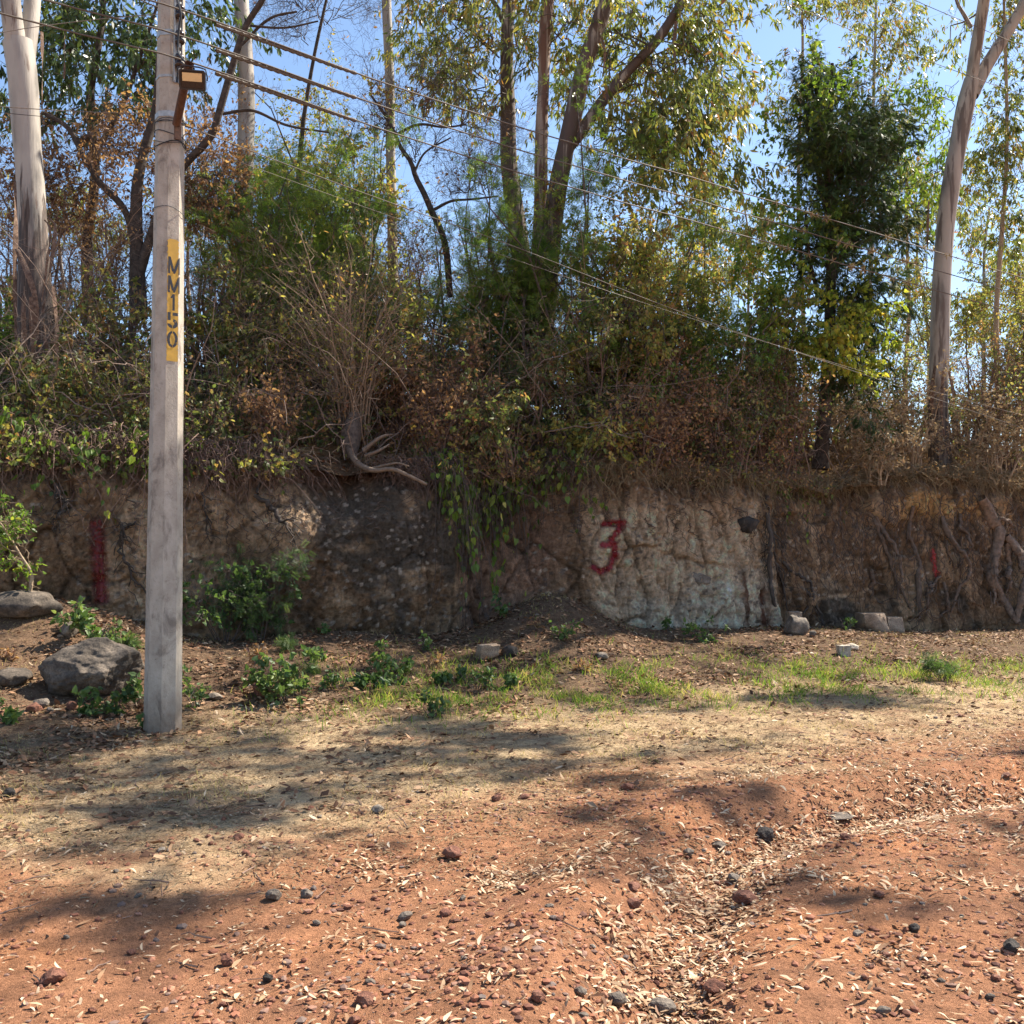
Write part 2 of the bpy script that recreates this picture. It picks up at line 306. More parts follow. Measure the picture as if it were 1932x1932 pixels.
# ground material: colours come from the soil zones stored on the vertices
def soil():
    m, t, b = nt('soil'); a = N_(t, 'ShaderNodeAttribute', attribute_name='soilc')
    n1 = noise(t, 9, 6, .65); n2_ = noise(t, 70, 5, .7); n3 = noise(t, 260, 3, .6)
    r1 = ramp(t, [(.3, (.62, .62, .62)), (.7, (1.3, 1.28, 1.25))]); t.links.new(n1.outputs[0], r1.inputs[0])
    r2 = ramp(t, [(.32, (.5, .46, .44)), (.5, (1, 1, 1)), (.7, (1.4, 1.42, 1.45))]); t.links.new(n2_.outputs[0], r2.inputs[0])
    r3 = ramp(t, [(.36, (.55, .5, .5)), (.5, (1, 1, 1)), (.66, (1.45, 1.45, 1.4))]); t.links.new(n3.outputs[0], r3.inputs[0])
    c = mixc(t, a.outputs['Color'], r1.outputs[0], 1., 'MULTIPLY'); c = mixc(t, c, r2.outputs[0], .8, 'MULTIPLY'); c = mixc(t, c, r3.outputs[0], .7, 'MULTIPLY')
    t.links.new(c, b.inputs['Base Color']); b.inputs['Roughness'].default_value = .95; b.inputs['Specular IOR Level'].default_value = .15
    ad = N_(t, 'ShaderNodeMath', operation='ADD'); t.links.new(n2_.outputs[0], ad.inputs[0]); t.links.new(n3.outputs[0], ad.inputs[1]); bump(t, b, ad.outputs[0], .8, .02)
    return m
M['soil'] = soil()
def soil_col(x, y):
    r = x*.62+6.7-y                                        # > 0 on the road side
    q = n2(x, y, .9, 11); q2 = n2(x, y, 3, 12)
    red = np.array([.34, .165, .09]); orange = np.array([.44, .20, .095]); dark = np.array([.16, .08, .055]); straw = np.array([.52, .385, .23]); brown = np.array([.15, .095, .06]); tan = np.array([.33, .215, .13])
    road = red+(orange-red)*sst(.05, .5, q)[..., None]; road = road+(dark-road)*(sst(.15, .6, q2)*.55)[..., None]
    road = road+(np.array([.34, .17, .09])-road)*(1-sst(0, 2.4, r+q*1.6))[..., None]
    verge = straw+(tan-straw)*sst(-.2, .5, q2)[..., None]
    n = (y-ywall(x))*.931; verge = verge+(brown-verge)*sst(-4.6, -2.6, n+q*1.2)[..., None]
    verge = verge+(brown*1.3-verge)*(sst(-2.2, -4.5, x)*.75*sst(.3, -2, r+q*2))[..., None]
    f = sst(-.9, .9, r+q*1.3+q2*.5)[..., None]
    d, s = polydist(x, y, RUT); c = verge*(1-f)+road*f
    return np.clip(c, .02, 1)
xs = np.concatenate([axis(-7.5, 11, .03, 260, 1.16)]); ysn = [1.6]
while ysn[-1] < 16.5: ysn.append(ysn[-1]+max(.012, .0042*ysn[-1]))
ylo = []; s = .03; v = 1.6
while v > -260: s *= 1.22; v -= s; ylo.append(v)
yhi = []; s = .08; v = ysn[-1]
while v < 260: s *= 1.2; v += s; yhi.append(v)
ys = np.array(ylo[::-1]+ysn+yhi)
X, Y, F = grid(xs, ys); Z = H(X, Y)
near = (np.abs(X) < 14) & (Y < 16) & (Y > 1)
fine = np.zeros_like(Z); fine[near] = .012*n2(X[near], Y[near], 7, 3, 3)+.005*n2(X[near], Y[near], 26, 4, 2)
Z = Z+fine; V = np.stack([X, Y, Z], -1).reshape(-1, 3)
cx, cyy = X.ravel()[F].mean(1), Y.ravel()[F].mean(1); nF = (cyy-ywall(cx))*.931; rF = cx*.62+6.7-cyy
for nm, keep, lab in (('road', rF > 0, 'red dirt road strewn with dry leaves and stones'), ('ground', (rF <= 0) & (nF < .55), 'straw coloured verge between the road and the cut bank')):
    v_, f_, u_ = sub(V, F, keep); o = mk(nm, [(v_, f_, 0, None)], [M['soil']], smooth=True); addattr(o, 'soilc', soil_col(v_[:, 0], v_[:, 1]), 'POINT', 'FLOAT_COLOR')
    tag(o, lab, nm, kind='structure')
# hillside
hx = axis(-13, 17, .12, 300, 1.2); hn = np.concatenate([np.arange(-.02, 14, .12), 14+np.cumsum(.12*1.18**np.arange(35))])
X, Nn = np.meshgrid(hx, hn); Y = ywall(X)+Nn/.931+.12; nx = len(hx); i = np.arange(len(hn)-1)[:, None]*nx+np.arange(nx-1)[None]; F = np.stack([i, i+1, i+nx+1, i+nx], -1).reshape(-1, 4)
Z = HH(X, Y); V = np.stack([X, Y, Z], -1).reshape(-1, 3); o = mk('hillside', [(V, F, 0, None)], [M['soil']], smooth=True)
q = n2(V[:, 0], V[:, 1], .8, 21); addattr(o, 'soilc', np.array([.13, .08, .045])+(np.array([.3, .19, .09])-np.array([.13, .08, .045]))*sst(-.3, .4, q+.4*sst(2, 6, V[:, 0]))[:, None], 'POINT', 'FLOAT_COLOR')
tag(o, 'overgrown slope rising behind the top of the cut bank', 'hillside', kind='structure')

# ------------------------------------------------------------------ the cut earth bank
def bank(u, v):
    """u: x along the wall, v: 0 foot .. 1 rim; returns point and data"""
    u = np.asarray(u, float); v = np.asarray(v, float)
    z0 = np.minimum(base_z(u), .95)-.35; z1 = rim_z(u)+.03; z = z0+v*(z1-z0)
    p3 = np.stack([u, u*0, z], -1).reshape(-1, 3)
    def nn(sx, sz, seed, o=4): return fbm(p3*np.array([sx, 1, sz])+seed*7.7, o).reshape(u.shape)
    # big shapes: bulging blocks and recesses
    blk = sst(-3.5, -2.9, u)*(1-sst(-.92, -.72, u))                     # rounded grey block left of the middle
    rec = sst(-.85, -.55, u)*(1-sst(.45, .95, u))                       # rubble recess with creepers
    lgt = sst(.9, 1.2, u)*(1-sst(3.95, 4.1, u))                         # pale wall
    rgt = sst(4.0, 4.2, u)
    lft = 1-sst(-3.7, -3.3, u)
    off = .30*blk*np.sin(np.clip(v, 0, 1)*np.pi)**.6+.05*lgt-.25*rec+.05*lft-.28*rgt*(1-.6*sst(5.8, 7, u))
    off = off+.32*np.clip(1-v, 0, 1)**1.6*(1-blk*.6)                               # foot sticks out
    off = off+(.15*nn(.6, .5, 1)+.06*nn(1.7, 1.1, 2))*(1-.2*blk)
    rg = 1-np.abs(nn(3.2, .9, 3, 3))*3.2; ver = np.clip(rg, 0, 1)**3    # vertical runnels
    off = off-.08*ver*(.25+.75*(lgt+rgt*.8+rec*.5+lft*.5))*(1-.3*v)
    f1, f2, c1 = cell(u, z, .42, .75, 3); g1, g2, c2 = cell(u, z, .15, .22, 5); h1, h2, c3 = cell(u, z, .065, .06, 9, .2)
    amp = .55+.45*(lgt+rec+lft*.8+rgt*.9)*(1-.6*blk)
    ck = np.clip(1-(f2-f1)*9, 0, 1)*sst(-.25, .15, nn(1.1, 1.1, 19)); ck2 = np.clip(1-(g2-g1)*6, 0, 1)*sst(-.1, .25, nn(1.5, 1.2, 20))
    off = off+amp*(.045*c1[0]+.05*c1[1]*c1[2]-.06*c1[0]*c1[3]-.05*ck+.016*c2[0]+.028*c2[1]*c2[2]-.03*c2[0]*c2[3]-.02*ck2)
    peb = np.clip(.42-h1, 0, .42)*(c3[0] > .45)*sst(-.1, .2, nn(.9, 1.2, 21)); off = off+.05*peb
    off = off+.024*nn(6, 4.5, 5)+.034*nn(15, 11, 6, 3)+.034*nn(34, 26, 7, 2)-.03*sst(.25, .5, nn(11, 9, 17, 2))
    off = off+.014*np.sign(np.sin(z*21+3*nn(1.2, .5, 18)))*sst(.5, .2, v)*(1-rec)*sst(-.1, .2, nn(1, 1, 22))
    off = off-.42*np.exp(-((u+2.25)/.6)**2)*sst(.70, .9, v)-.25*np.exp(-((u+.2)/.5)**2)*sst(.3, .8, v)
    off = off+np.where(v > .9, -.18*(v-.9)/.1, 0)-.45*sst(1., 1.12, v)
    q = np.stack([u, ywall(u), np.minimum(z, z1)+np.maximum(v-1, 0)*.4], -1)+WN*off[..., None]
    return q, dict(z=z, blk=blk, rec=rec, lgt=lgt, rgt=rgt, lft=lft, ver=ver, ck=np.maximum(ck, ck2*.7), nn=nn, blkc=c1[0]*.5+c2[0]*.5, peb=peb, pc=c3[1], v=v, u=u)
def bank_col(q, D):
    nn = D['nn']; u = D['u']; v = D['v']; z = D['z']
    tan = np.array([.36, .245, .15]); beige = np.array([.44, .315, .205]); brown = np.array([.19, .12, .07]); grey = np.array([.085, .066, .048]); white = np.array([.46, .37, .27]); ochre = np.array([.36, .21, .09]); redb = np.array([.10, .048, .03])
    def mx(c, k, f): return c+(k-c)*np.clip(f, 0, 1)[..., None]
    c = np.broadcast_to(brown, u.shape+(3,)).copy()
    c = mx(c, tan, D['lft']*sst(-.15, .25, nn(1.2, 1.2, 31)+.15)); c = mx(c, brown*.8, D['lft']*sst(-5.1, -5.6, u)*.7)
    c = mx(c, brown*.9, D['blk']); st = nn(1.1, .8, 32)+nn(4, 2.5, 33)*.35; c = mx(c, grey, D['blk']*sst(-.12, .12, st+.12)); c = mx(c, tan*.85, D['blk']*sst(.0, .35, nn(2.2, 3, 34)-.1*v)*.8)
    c = mx(c, ochre, D['blk']*sst(.25, .45, nn(2.5, 2, 35))*sst(.5, .8, v))
    c = mx(c, tan*.95, (1-sst(-2.85, -2.5, u))*sst(-3.6, -3.3, u)*sst(.45, .6, v+nn(2, 2, 36)*.2))
    c = mx(c, beige*1.02, D['lgt']*sst(.93, .72, v+nn(2, 1, 37)*.2)); c = mx(c, beige*.78, D['lgt']*sst(.05, .3, nn(3, 1.2, 38))*.8)
    c = mx(c, white, D['lgt']*sst(1.35, 1.95, u)*sst(.42, .26, v+nn(1.6, 1.6, 39)*.35)); c = mx(c, grey*1.5, D['lgt']*sst(.15, .3, nn(2.4, 3, 40))*sst(.35, .15, v)*.8)
    c = mx(c, redb, (sst(3.35, 3.5, u)*(1-sst(3.78, 3.95, u)))*sst(.46, .38, v+nn(5, 1, 41)*.3)*sst(.1, .16, v)*sst(-.1, .1, nn(9, 1.6, 42)))
    c = mx(c, np.array([.20, .12, .08]), D['rec']*.8); c = mx(c, tan*.9, D['rec']*sst(.3, .9, u)*sst(.5, .2, v)*.7)
    c = mx(c, tan*.82, D['rgt']*sst(-.1, .3, nn(1.1, .9, 43))); c = mx(c, grey*1.1, D['rgt']*sst(.05, .3, nn(1.3, 1.6, 44))*sst(.55, .3, v)); c = mx(c, ochre*1.1, D['rgt']*sst(5.8, 6.4, u)*sst(.72, .8, v)*sst(-.2, .2, nn(3, 3, 45))*(1-sst(.93, 1, v)))
    lay = np.clip(1-np.abs(z-(.72+.16*(u-4.6)+nn(1.5, .1, 46)*.1))*22, 0, 1)*sst(4.7, 5, u)*(1-sst(6, 6.2, u)); c = mx(c, beige, lay*.8)
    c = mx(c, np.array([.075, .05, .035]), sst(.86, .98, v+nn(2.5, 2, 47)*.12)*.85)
    c = c*(1+.28*D['blkc'])[..., None]; c = mx(c, np.where((D['pc'] > 0)[..., None], np.array([.34, .28, .22]), np.array([.12, .10, .085])), (D['peb'] > .02)*.75)
    c = mx(c, c*.35, D['ck']*.75); c = c*(1+.45*nn(5, 4, 48)+.5*nn(20, 18, 49, 2))[..., None]
    sp = nn(9, 9, 50, 2); c = mx(c, c*1.5, sst(.3, .5, sp)*.6); c = mx(c, c*.5, sst(-.35, -.55, sp)*.6)
    return np.clip(c*2.1, .01, .9)
us = np.concatenate([np.linspace(-40, -9.6, 40), np.arange(-9.5, 12, .021), np.linspace(12.2, 60, 50)]); vs_ = np.linspace(0, 1.14, 165)
U, Vv = np.meshgrid(us, vs_); Q, D = bank(U, Vv); nx = len(us); i = np.arange(len(vs_)-1)[:, None]*nx+np.arange(nx-1)[None]; F = np.stack([i, i+1, i+nx+1, i+nx], -1).reshape(-1, 4)
def bankmat():
    m, t, b = nt('bank_earth'); a = N_(t, 'ShaderNodeAttribute', attribute_name='soilc'); n1 = noise(t, 26, 6, .7); n3 = noise(t, 120, 4, .7)
    r1 = ramp(t, [(.3, (.55, .53, .5)), (.5, (1, 1, 1)), (.72, (1.45, 1.42, 1.38))]); t.links.new(n1.outputs[0], r1.inputs[0])
    c = mixc(t, a.outputs['Color'], r1.outputs[0], .9, 'MULTIPLY'); vo = N_(t, 'ShaderNodeTexVoronoi'); vo.inputs['Scale'].default_value = 30; g = N_(t, 'ShaderNodeNewGeometry'); t.links.new(g.outputs['Position'], vo.inputs['Vector'])
    r2 = ramp(t, [(.0, (1.5, 1.45, 1.4)), (.1, (1, 1, 1))]); t.links.new(vo.outputs['Distance'], r2.inputs[0]); c = mixc(t, c, r2.outputs[0], .7, 'MULTIPLY')
    t.links.new(c, b.inputs['Base Color']); b.inputs['Roughness'].default_value = .95; b.inputs['Specular IOR Level'].default_value = .1
    ad = N_(t, 'ShaderNodeMath', operation='ADD'); t.links.new(n1.outputs[0], ad.inputs[0]); t.links.new(n3.outputs[0], ad.inputs[1]); bump(t, b, ad.outputs[0], 1., .07); return m
M['bank'] = bankmat()
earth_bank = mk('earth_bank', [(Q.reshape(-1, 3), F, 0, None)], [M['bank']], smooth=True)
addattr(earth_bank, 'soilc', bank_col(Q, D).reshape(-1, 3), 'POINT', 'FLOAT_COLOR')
tag(earth_bank, 'steep cut bank of tan and grey earth behind the verge', 'earth bank', kind='structure')
def on_bank(px, py, lift=0.):
    """the point of the bank seen at a pixel"""
    r = W(px, py, 1.)-np.array([0, 0, CAMZ]); best = None; u0 = u_of(px)
    uu, vv = np.meshgrid(np.linspace(u0-.5, u0+.5, 60), np.linspace(0, 1.05, 100)); q, _ = bank(uu, vv); rel = q-np.array([0, 0, CAMZ])
    e = np.hypot(rel[..., 0]-r[0]*rel[..., 1], rel[..., 2]-r[2]*rel[..., 1]); k = np.unravel_index(np.argmin(e), e.shape)
    return q[k]+WN*lift, uu[k], vv[k]
# sprayed marks: skins that follow the bank, with ragged edges
def spraymat(name, col):
    m, t, b = nt(name); a = N_(t, 'ShaderNodeAttribute', attribute_name='cov'); no = noise(t, 22, 8, .85)
    b.inputs['Base Color'].default_value = (*col, 1); r = ramp(t, [(.35, tuple(c*.6 for c in col)), (.65, col)]); t.links.new(no.outputs[0], r.inputs[0]); t.links.new(r.outputs[0], b.inputs['Base Color']); b.inputs['Roughness'].default_value = .6
    ma = N_(t, 'ShaderNodeMath', operation='MULTIPLY_ADD'); t.links.new(no.outputs[0], ma.inputs[0]); ma.inputs[1].default_value = .9; t.links.new(a.outputs['Fac'], ma.inputs[2])
    mr = N_(t, 'ShaderNodeMapRange'); mr.inputs[1].default_value = .75; mr.inputs[2].default_value = 1.1; t.links.new(ma.outputs[0], mr.inputs[0])
    tr = N_(t, 'ShaderNodeBsdfTransparent'); mx = N_(t, 'ShaderNodeMixShader'); t.links.new(mr.outputs[0], mx.inputs[0]); t.links.new(tr.outputs[0], mx.inputs[1]); t.links.new(b.outputs[0], mx.inputs[2]); t.links.new(mx.outputs[0], t.nodes['Material Output'].inputs[0]); return m
M['spray0'] = spraymat('dark_red_paint', (.15, .007, .004)); M['spray'] = spraymat('red_paint', (.24, .008, .012)); M['spray2'] = spraymat('bright_red_paint', (.36, .02, .015))
def mark(name, strokes, wpx, mat, label):
    pts = [[on_bank(a, b) for a, b in s] for s in strokes]; pl = [[(p[1], p[0][2]) for p in s] for s in pts]
    allp = np.array([q for s in pl for q in s]); d = on_bank(*strokes[0][0])[0][1]; w = wpx/FPX*d/2
    z0 = np.minimum(base_z(allp[:, 0].mean()), .95)-.35; z1 = float(rim_z(allp[:, 0].mean())[0] if np.ndim(rim_z(allp[:, 0].mean())) else rim_z(allp[:, 0].mean()))+.03
    uu = np.arange(allp[:, 0].min()-w*2.2, allp[:, 0].max()+w*2.2, .012); vv = (np.arange(allp[:, 1].min()-w*2.2, allp[:, 1].max()+w*2.2, .012)-z0)/(z1-z0)
    U, V = np.meshgrid(uu, vv); q, D = bank(U, V); dist = np.full(U.shape, 9.)
    for s in pl: dist = np.minimum(dist, polydist(U, D['z'], s)[0])
    cov = .74-dist/w*.33; nx = len(uu); i = np.arange(len(vv)-1)[:, None]*nx+np.arange(nx-1)[None]; F = np.stack([i, i+1, i+nx+1, i+nx], -1).reshape(-1, 4)
    keep = cov.ravel()[F].max(1) > .1; v_, f_, u_ = sub(q.reshape(-1, 3)+WN*.012, F, keep); o = mk(name, [(v_, f_, 0, None)], [mat], earth_bank, smooth=True); addattr(o, 'cov', cov.ravel()[u_]); o['label'] = label
mark('painted_stripe', [[(181, 990), (185, 1030), (188, 1080), (192, 1130)]], 24, M['spray0'], 'dark red vertical stripe sprayed on the bank')
mark('painted_number', [[(1138, 988), (1176, 988), (1160, 1008), (1150, 1026)], [(1136, 1027), (1160, 1027), (1158, 1050), (1150, 1072), (1134, 1080), (1118, 1070)]], 13, M['spray'], 'red number 3 sprayed on the pale wall')
mark('painted_stroke', [[(1758, 1038), (1761, 1060), (1767, 1086)]], 8, M['spray2'], 'short bright red stroke sprayed between roots')

# ------------------------------------------------------------------ utility pole
PB = G(307, 1367, float(H(-3.2, 9.2))); PB[2] -= .25; PH = 8.6
view = math.atan2(-PB[1], -PB[0]); A0 = view+math.radians(18)          # azimuth of the face that carries the number
M['concrete'] = plain('pole_concrete', (.36, .335, .30), .9, .2, 9, bs=.6, bd=.004)
def concrete():
    m, t, b = nt('pole_concrete_cast'); n1 = noise(t, 3, 5, .6, scaled(t, 3, 3, 2.)); n2_ = noise(t, 55, 4, .7); n3 = noise(t, 14, 5, .7)
    r1 = ramp(t, [(.3, (.33, .285, .23)), (.55, (.43, .38, .31)), (.75, (.5, .45, .38))]); t.links.new(n1.outputs[0], r1.inputs[0])
    r2 = ramp(t, [(.28, (.35, .33, .3)), (.36, (1, 1, 1))]); t.links.new(n2_.outputs[0], r2.inputs[0]); r3 = ramp(t, [(.3, (.62, .6, .58)), (.42, (1, 1, 1)), (.7, (1.1, 1.1, 1.1))]); t.links.new(n3.outputs[0], r3.inputs[0])
    c = mixc(t, mixc(t, r1.outputs[0], r2.outputs[0], 1., 'MULTIPLY'), r3.outputs[0], .8, 'MULTIPLY')
    n4 = noise(t, 1.6, 7, .7, scaled(t, 4, 4, 1.6), .6); r4 = ramp(t, [(.54, (0, 0, 0)), (.66, (.7, .7, .7))]); t.links.new(n4.outputs[0], r4.inputs[0]); c = mixc(t, c, (.13, .105, .085), r4.outputs[0])
    g = N_(t, 'ShaderNodeNewGeometry'); sx = N_(t, 'ShaderNodeSeparateXYZ'); t.links.new(g.outputs['Position'], sx.inputs[0]); ma = N_(t, 'ShaderNodeMath', operation='MULTIPLY_ADD'); t.links.new(n3.outputs[0], ma.inputs[0]); ma.inputs[1].default_value = -.6; t.links.new(sx.outputs[2], ma.inputs[2])
    mr = N_(t, 'ShaderNodeMapRange'); mr.inputs[1].default_value = -.28; mr.inputs[2].default_value = .12; mr.inputs[3].default_value = .75; mr.inputs[4].default_value = 0; t.links.new(ma.outputs[0], mr.inputs[0]); c = mixc(t, c, (.17, .11, .07), mr.outputs[0]); t.links.new(c, b.inputs['Base Color']); b.inputs['Roughness'].default_value = .9
    bump(t, b, n2_.outputs[0], .7, .006); return m
M['concrete'] = concrete()
M['galv'] = plain('galvanised_steel', (.42, .42, .40), .55, .2, 30, .6); M['rust'] = plain('rusty_steel', (.10, .05, .032), .8, .4, 40, .2); M['blk'] = plain('black_housing', (.012, .012, .013), .35, .2, 10)
M['porc'] = plain('brown_porcelain', (.03, .018, .014), .25, .3, 20); M['cable'] = plain('black_cable', (.02, .02, .02), .6, .3, 60); M['rope'] = plain('weathered_conductor', (.11, .09, .07), .75, .35, 90); M['wiret'] = plain('thin_wire', (.18, .15, .12), .6, .3, 60)
M['ypaint'] = plain('yellow_paint', (.62, .37, .055), .65, .12, 14, bs=.2); M['kpaint'] = plain('black_paint', (.03, .032, .04), .6, .35, 30)
M['glass'] = plain('lamp_panel', (.72, .52, .25), .3, .05, 30); M['lens'] = plain('dark_lens', (.01, .01, .012), .08, .1, 10)
pole = Thing('utility_pole', PB, 'octagonal grey concrete pole with yellow painted band standing on the verge', 'utility pole')
AP0, TAP = .148, .0063                                                    # apothem at the foot, taper per metre
def octa(z, out=0.): return AP0-TAP*(z-PB[2])+out
zs = np.linspace(0, PH, 60); V = []
for k, z in enumerate(zs):
    R = octa(PB[2]+z)/math.cos(math.pi/8)
    for j in range(8):
        a = A0+math.pi/8+j*math.pi/4; e = 1+.012*math.sin(k*7.3+j*3.1)*math.cos(k*1.7+j*5)*.5
        V.append([PB[0]+R*e*math.cos(a), PB[1]+R*e*math.sin(a), PB[2]+z])
F = [[k*8+j, k*8+(j+1) % 8, (k+1)*8+(j+1) % 8, (k+1)*8+j] for k in range(59) for j in range(8)]
capF = np.array([[59*8+0, 59*8+1, 59*8+2, 59*8+3], [59*8+0, 59*8+3, 59*8+4, 59*8+7], [59*8+4, 59*8+5, 59*8+6, 59*8+7]])
pole.part('shaft', [(np.array(V), np.array(F), 0, None), (np.array(V), capF, 0, None)], [M['concrete']])
def wrap(s, z, out):
    """point at s metres round the shaft from the middle of the number face"""
    ap = octa(z); fw = 2*ap*math.tan(math.pi/8); k = round(s/fw); t = s-k*fw; a = A0+k*math.pi/4; ap += out
    return [PB[0]+ap*math.cos(a)-t*math.sin(a), PB[1]+ap*math.sin(a)+t*math.cos(a), z]
def zpx(py): return float(CAMZ+(1034-py)/FPX*PB[1])
def decal(name, test, s0, s1, z0, z1, st, out, mat):
    V = []; F = []; ns = int((s1-s0)/st)+1; nz = int((z1-z0)/st)+1
    for b in range(nz):
        for a in range(ns): V.append(wrap(s0+a*st, z0+b*st, out))
    for b in range(nz-1):
        for a in range(ns-1):
            if test(s0+(a+.5)*st, z0+(b+.5)*st): i = b*ns+a; F.append([i, i+1, i+ns+1, i+ns])
    v_, f_, _ = sub(np.array(V), np.array(F), np.ones(len(F), bool)); return pole.part(name, [(v_, f_, 0, None)], [mat])
zt, zb = zpx(452), zpx(684); hw = lambda z: octa(z)*math.tan(math.pi/8)
hsh = lambda a, b: (math.sin(a*127.1+b*311.7)*43758.5453) % 1
decal('yellow_band', lambda s, z: abs(s) < hw(z)*.985-.004*math.sin(z*61)**2 and not (z > zt-.02 and abs(s) > hw(z)-(z-zt+.02)*1.0) and hsh(round(s, 3), round(z, 3)) > .006, -.07, .07, zb, zt, .004, .0025, M['ypaint'])
def seg(s, z, a, b, w): 
    vx, vz = b[0]-a[0], b[1]-a[1]; t = max(0, min(1, ((s-a[0])*vx+(z-a[1])*vz)/(vx*vx+vz*vz))); return math.hypot(s-a[0]-t*vx, z-a[1]-t*vz) < w/2
def glyph(ch, s, z):                                                     # s in -.5..+.5 of width, z 0..1
    if ch == 'M': return (-.52 < s < -.33 and 0 <= z <= 1 and not (z < .12 and s > -.3)) or (.50 < s < .62 and z < 1) or seg(s, z*1.6, (-.38, 1.5), (-.06, .3), .24) or (seg(s, z*1.6, (.06, .12), (.50, 1.35), .24)) and s > -.02+.0*z
    if ch == '1': return (-.02 < s < .2 and 0 <= z <= 1) or (seg(s, z*1.6, (-.12, 1.28), (.02, 1.5), .16))
    if ch == '5':
        if -.46 < s < -.18 and .50 < z < 1: return True
        if .0 < s < .48 and .80 < z < 1: return True
        ring = .17 < math.hypot(s*.98, (z-.30)*1.62) < .48; return ring and ((s > .05) or (s < -.03 and z < .28))
    if ch == '0':
        r = math.hypot(s/.50, (z-.5)/.5); return r < 1 and math.hypot(s/.24, (z-.5)/.36) > 1 and abs(s) > .035
    return False
for ch, ya, yb in (('M', 486, 518), ('M', 522, 554), ('1', 557, 588), ('5', 592, 622), ('0', 627, 658)):
    za, zb2 = zpx(yb), zpx(ya); w = .092
    o = decal('painted_digit' if ch in '150' else 'painted_letter', lambda s, z: 0 <= (z-za)/(zb2-za) <= 1 and glyph(ch, s/w-(.05 if ch == 'M' else 0), (z-za)/(zb2-za)) and hsh(round(s*120), round(z*120)) > .015, -.075, .085, za-.003, zb2+.003, .0025, .005, M['kpaint'])
def band(z, h=.05, out=.006):
    V = []
    for zz, o_ in ((z, 0), (z, out), (z+h, out), (z+h, 0)):
        R = (octa(zz)+o_)/math.cos(math.pi/8)
        for j in range(8): a = A0+math.pi/8+j*math.pi/4; V.append([PB[0]+R*math.cos(a), PB[1]+R*math.sin(a), zz])
    F = [[k*8+j, k*8+(j+1) % 8, (k+1)*8+(j+1) % 8, (k+1)*8+j] for k in range(3) for j in range(8)]
    return np.array(V), np.array(F), 0, None
def boxp(c, ax, ay, az, hx_, hy_, hz_, mi=0):
    c = np.asarray(c, float); V = np.array([c+ax*hx_*i+ay*hy_*j+az*hz_*k for i in (-1, 1) for j in (-1, 1) for k in (-1, 1)])
    return V, np.array([[0, 1, 3, 2], [4, 6, 7, 5], [0, 4, 5, 1], [2, 3, 7, 6], [0, 2, 6, 4], [1, 5, 7, 3]]), mi, None
def cyl(a, b, r0, r1=None, sides=16, K=2, mi=0):
    a = np.asarray(a, float); b = np.asarray(b, float); P = a+(b-a)*np.linspace(0, 1, K)[:, None]; R = np.linspace(r0, r1 or r0, K)
    P = np.concatenate([P[:1], P, P[-1:]]); P[0] -= (b-a)*1e-3; P[-1] += (b-a)*1e-3; R = np.concatenate([[1e-4], R, [1e-4]]); V, F = tubes(P[None], R[None], sides); return V, F, mi, None
for py in (57, 138, 214): pole.part('clamp_band', [band(zpx(py)-.02, .05 if py != 138 else .022)], [M['galv']])
ez = np.array([0, 0, 1.]); fa = A0+.0; fn = np.array([math.cos(fa), math.sin(fa), 0]); ft = np.array([-math.sin(fa), math.cos(fa), 0])
rc = PB+0; rail_at = lambda z, out: np.array([PB[0], PB[1], 0])+fn*(octa(z)+out)+ez*z
zr0, zr1 = zpx(152), zpx(-40); side = .015
V0 = [boxp(rail_at((zr0+zr1)/2, .012)+ft*side, ft, fn, ez, .032, .004, (zr1-zr0)/2)]
for sg in (-1, 1): V0.append(boxp(rail_at((zr0+zr1)/2, .03)+ft*(side+sg*.032), ft, fn, ez, .003, .02, (zr1-zr0)/2))
rail = pole.part('insulator_rail', V0, [M['galv']])
ins = []
for py in (20, 70, 115, -25):
    z = zpx(py); c = rail_at(z, .075)+ft*side; P = [c+ez*d for d in (-.055, -.052, -.03, -.02, -.006, .006, .02, .03, .052, .055)]; R = [.001, .036, .042, .040, .024, .024, .040, .042, .036, .001]
    V, F = tubes(np.array([P]), np.array([R]), 16); i_ = pole.part('insulator', [(V, F, 0, None)], [M['porc']], smooth=True); ins.append(c)
    pole.part('bolt', [cyl(c-ez*.09, c+ez*.085, .009, sides=8)], [M['galv']], parent=rail)
pole.part('rail_slot', [boxp(rail_at(zpx(146), .0165)+ft*side, ft, fn, ez, .009, .001, .026)], [M['blk']], parent=rail)
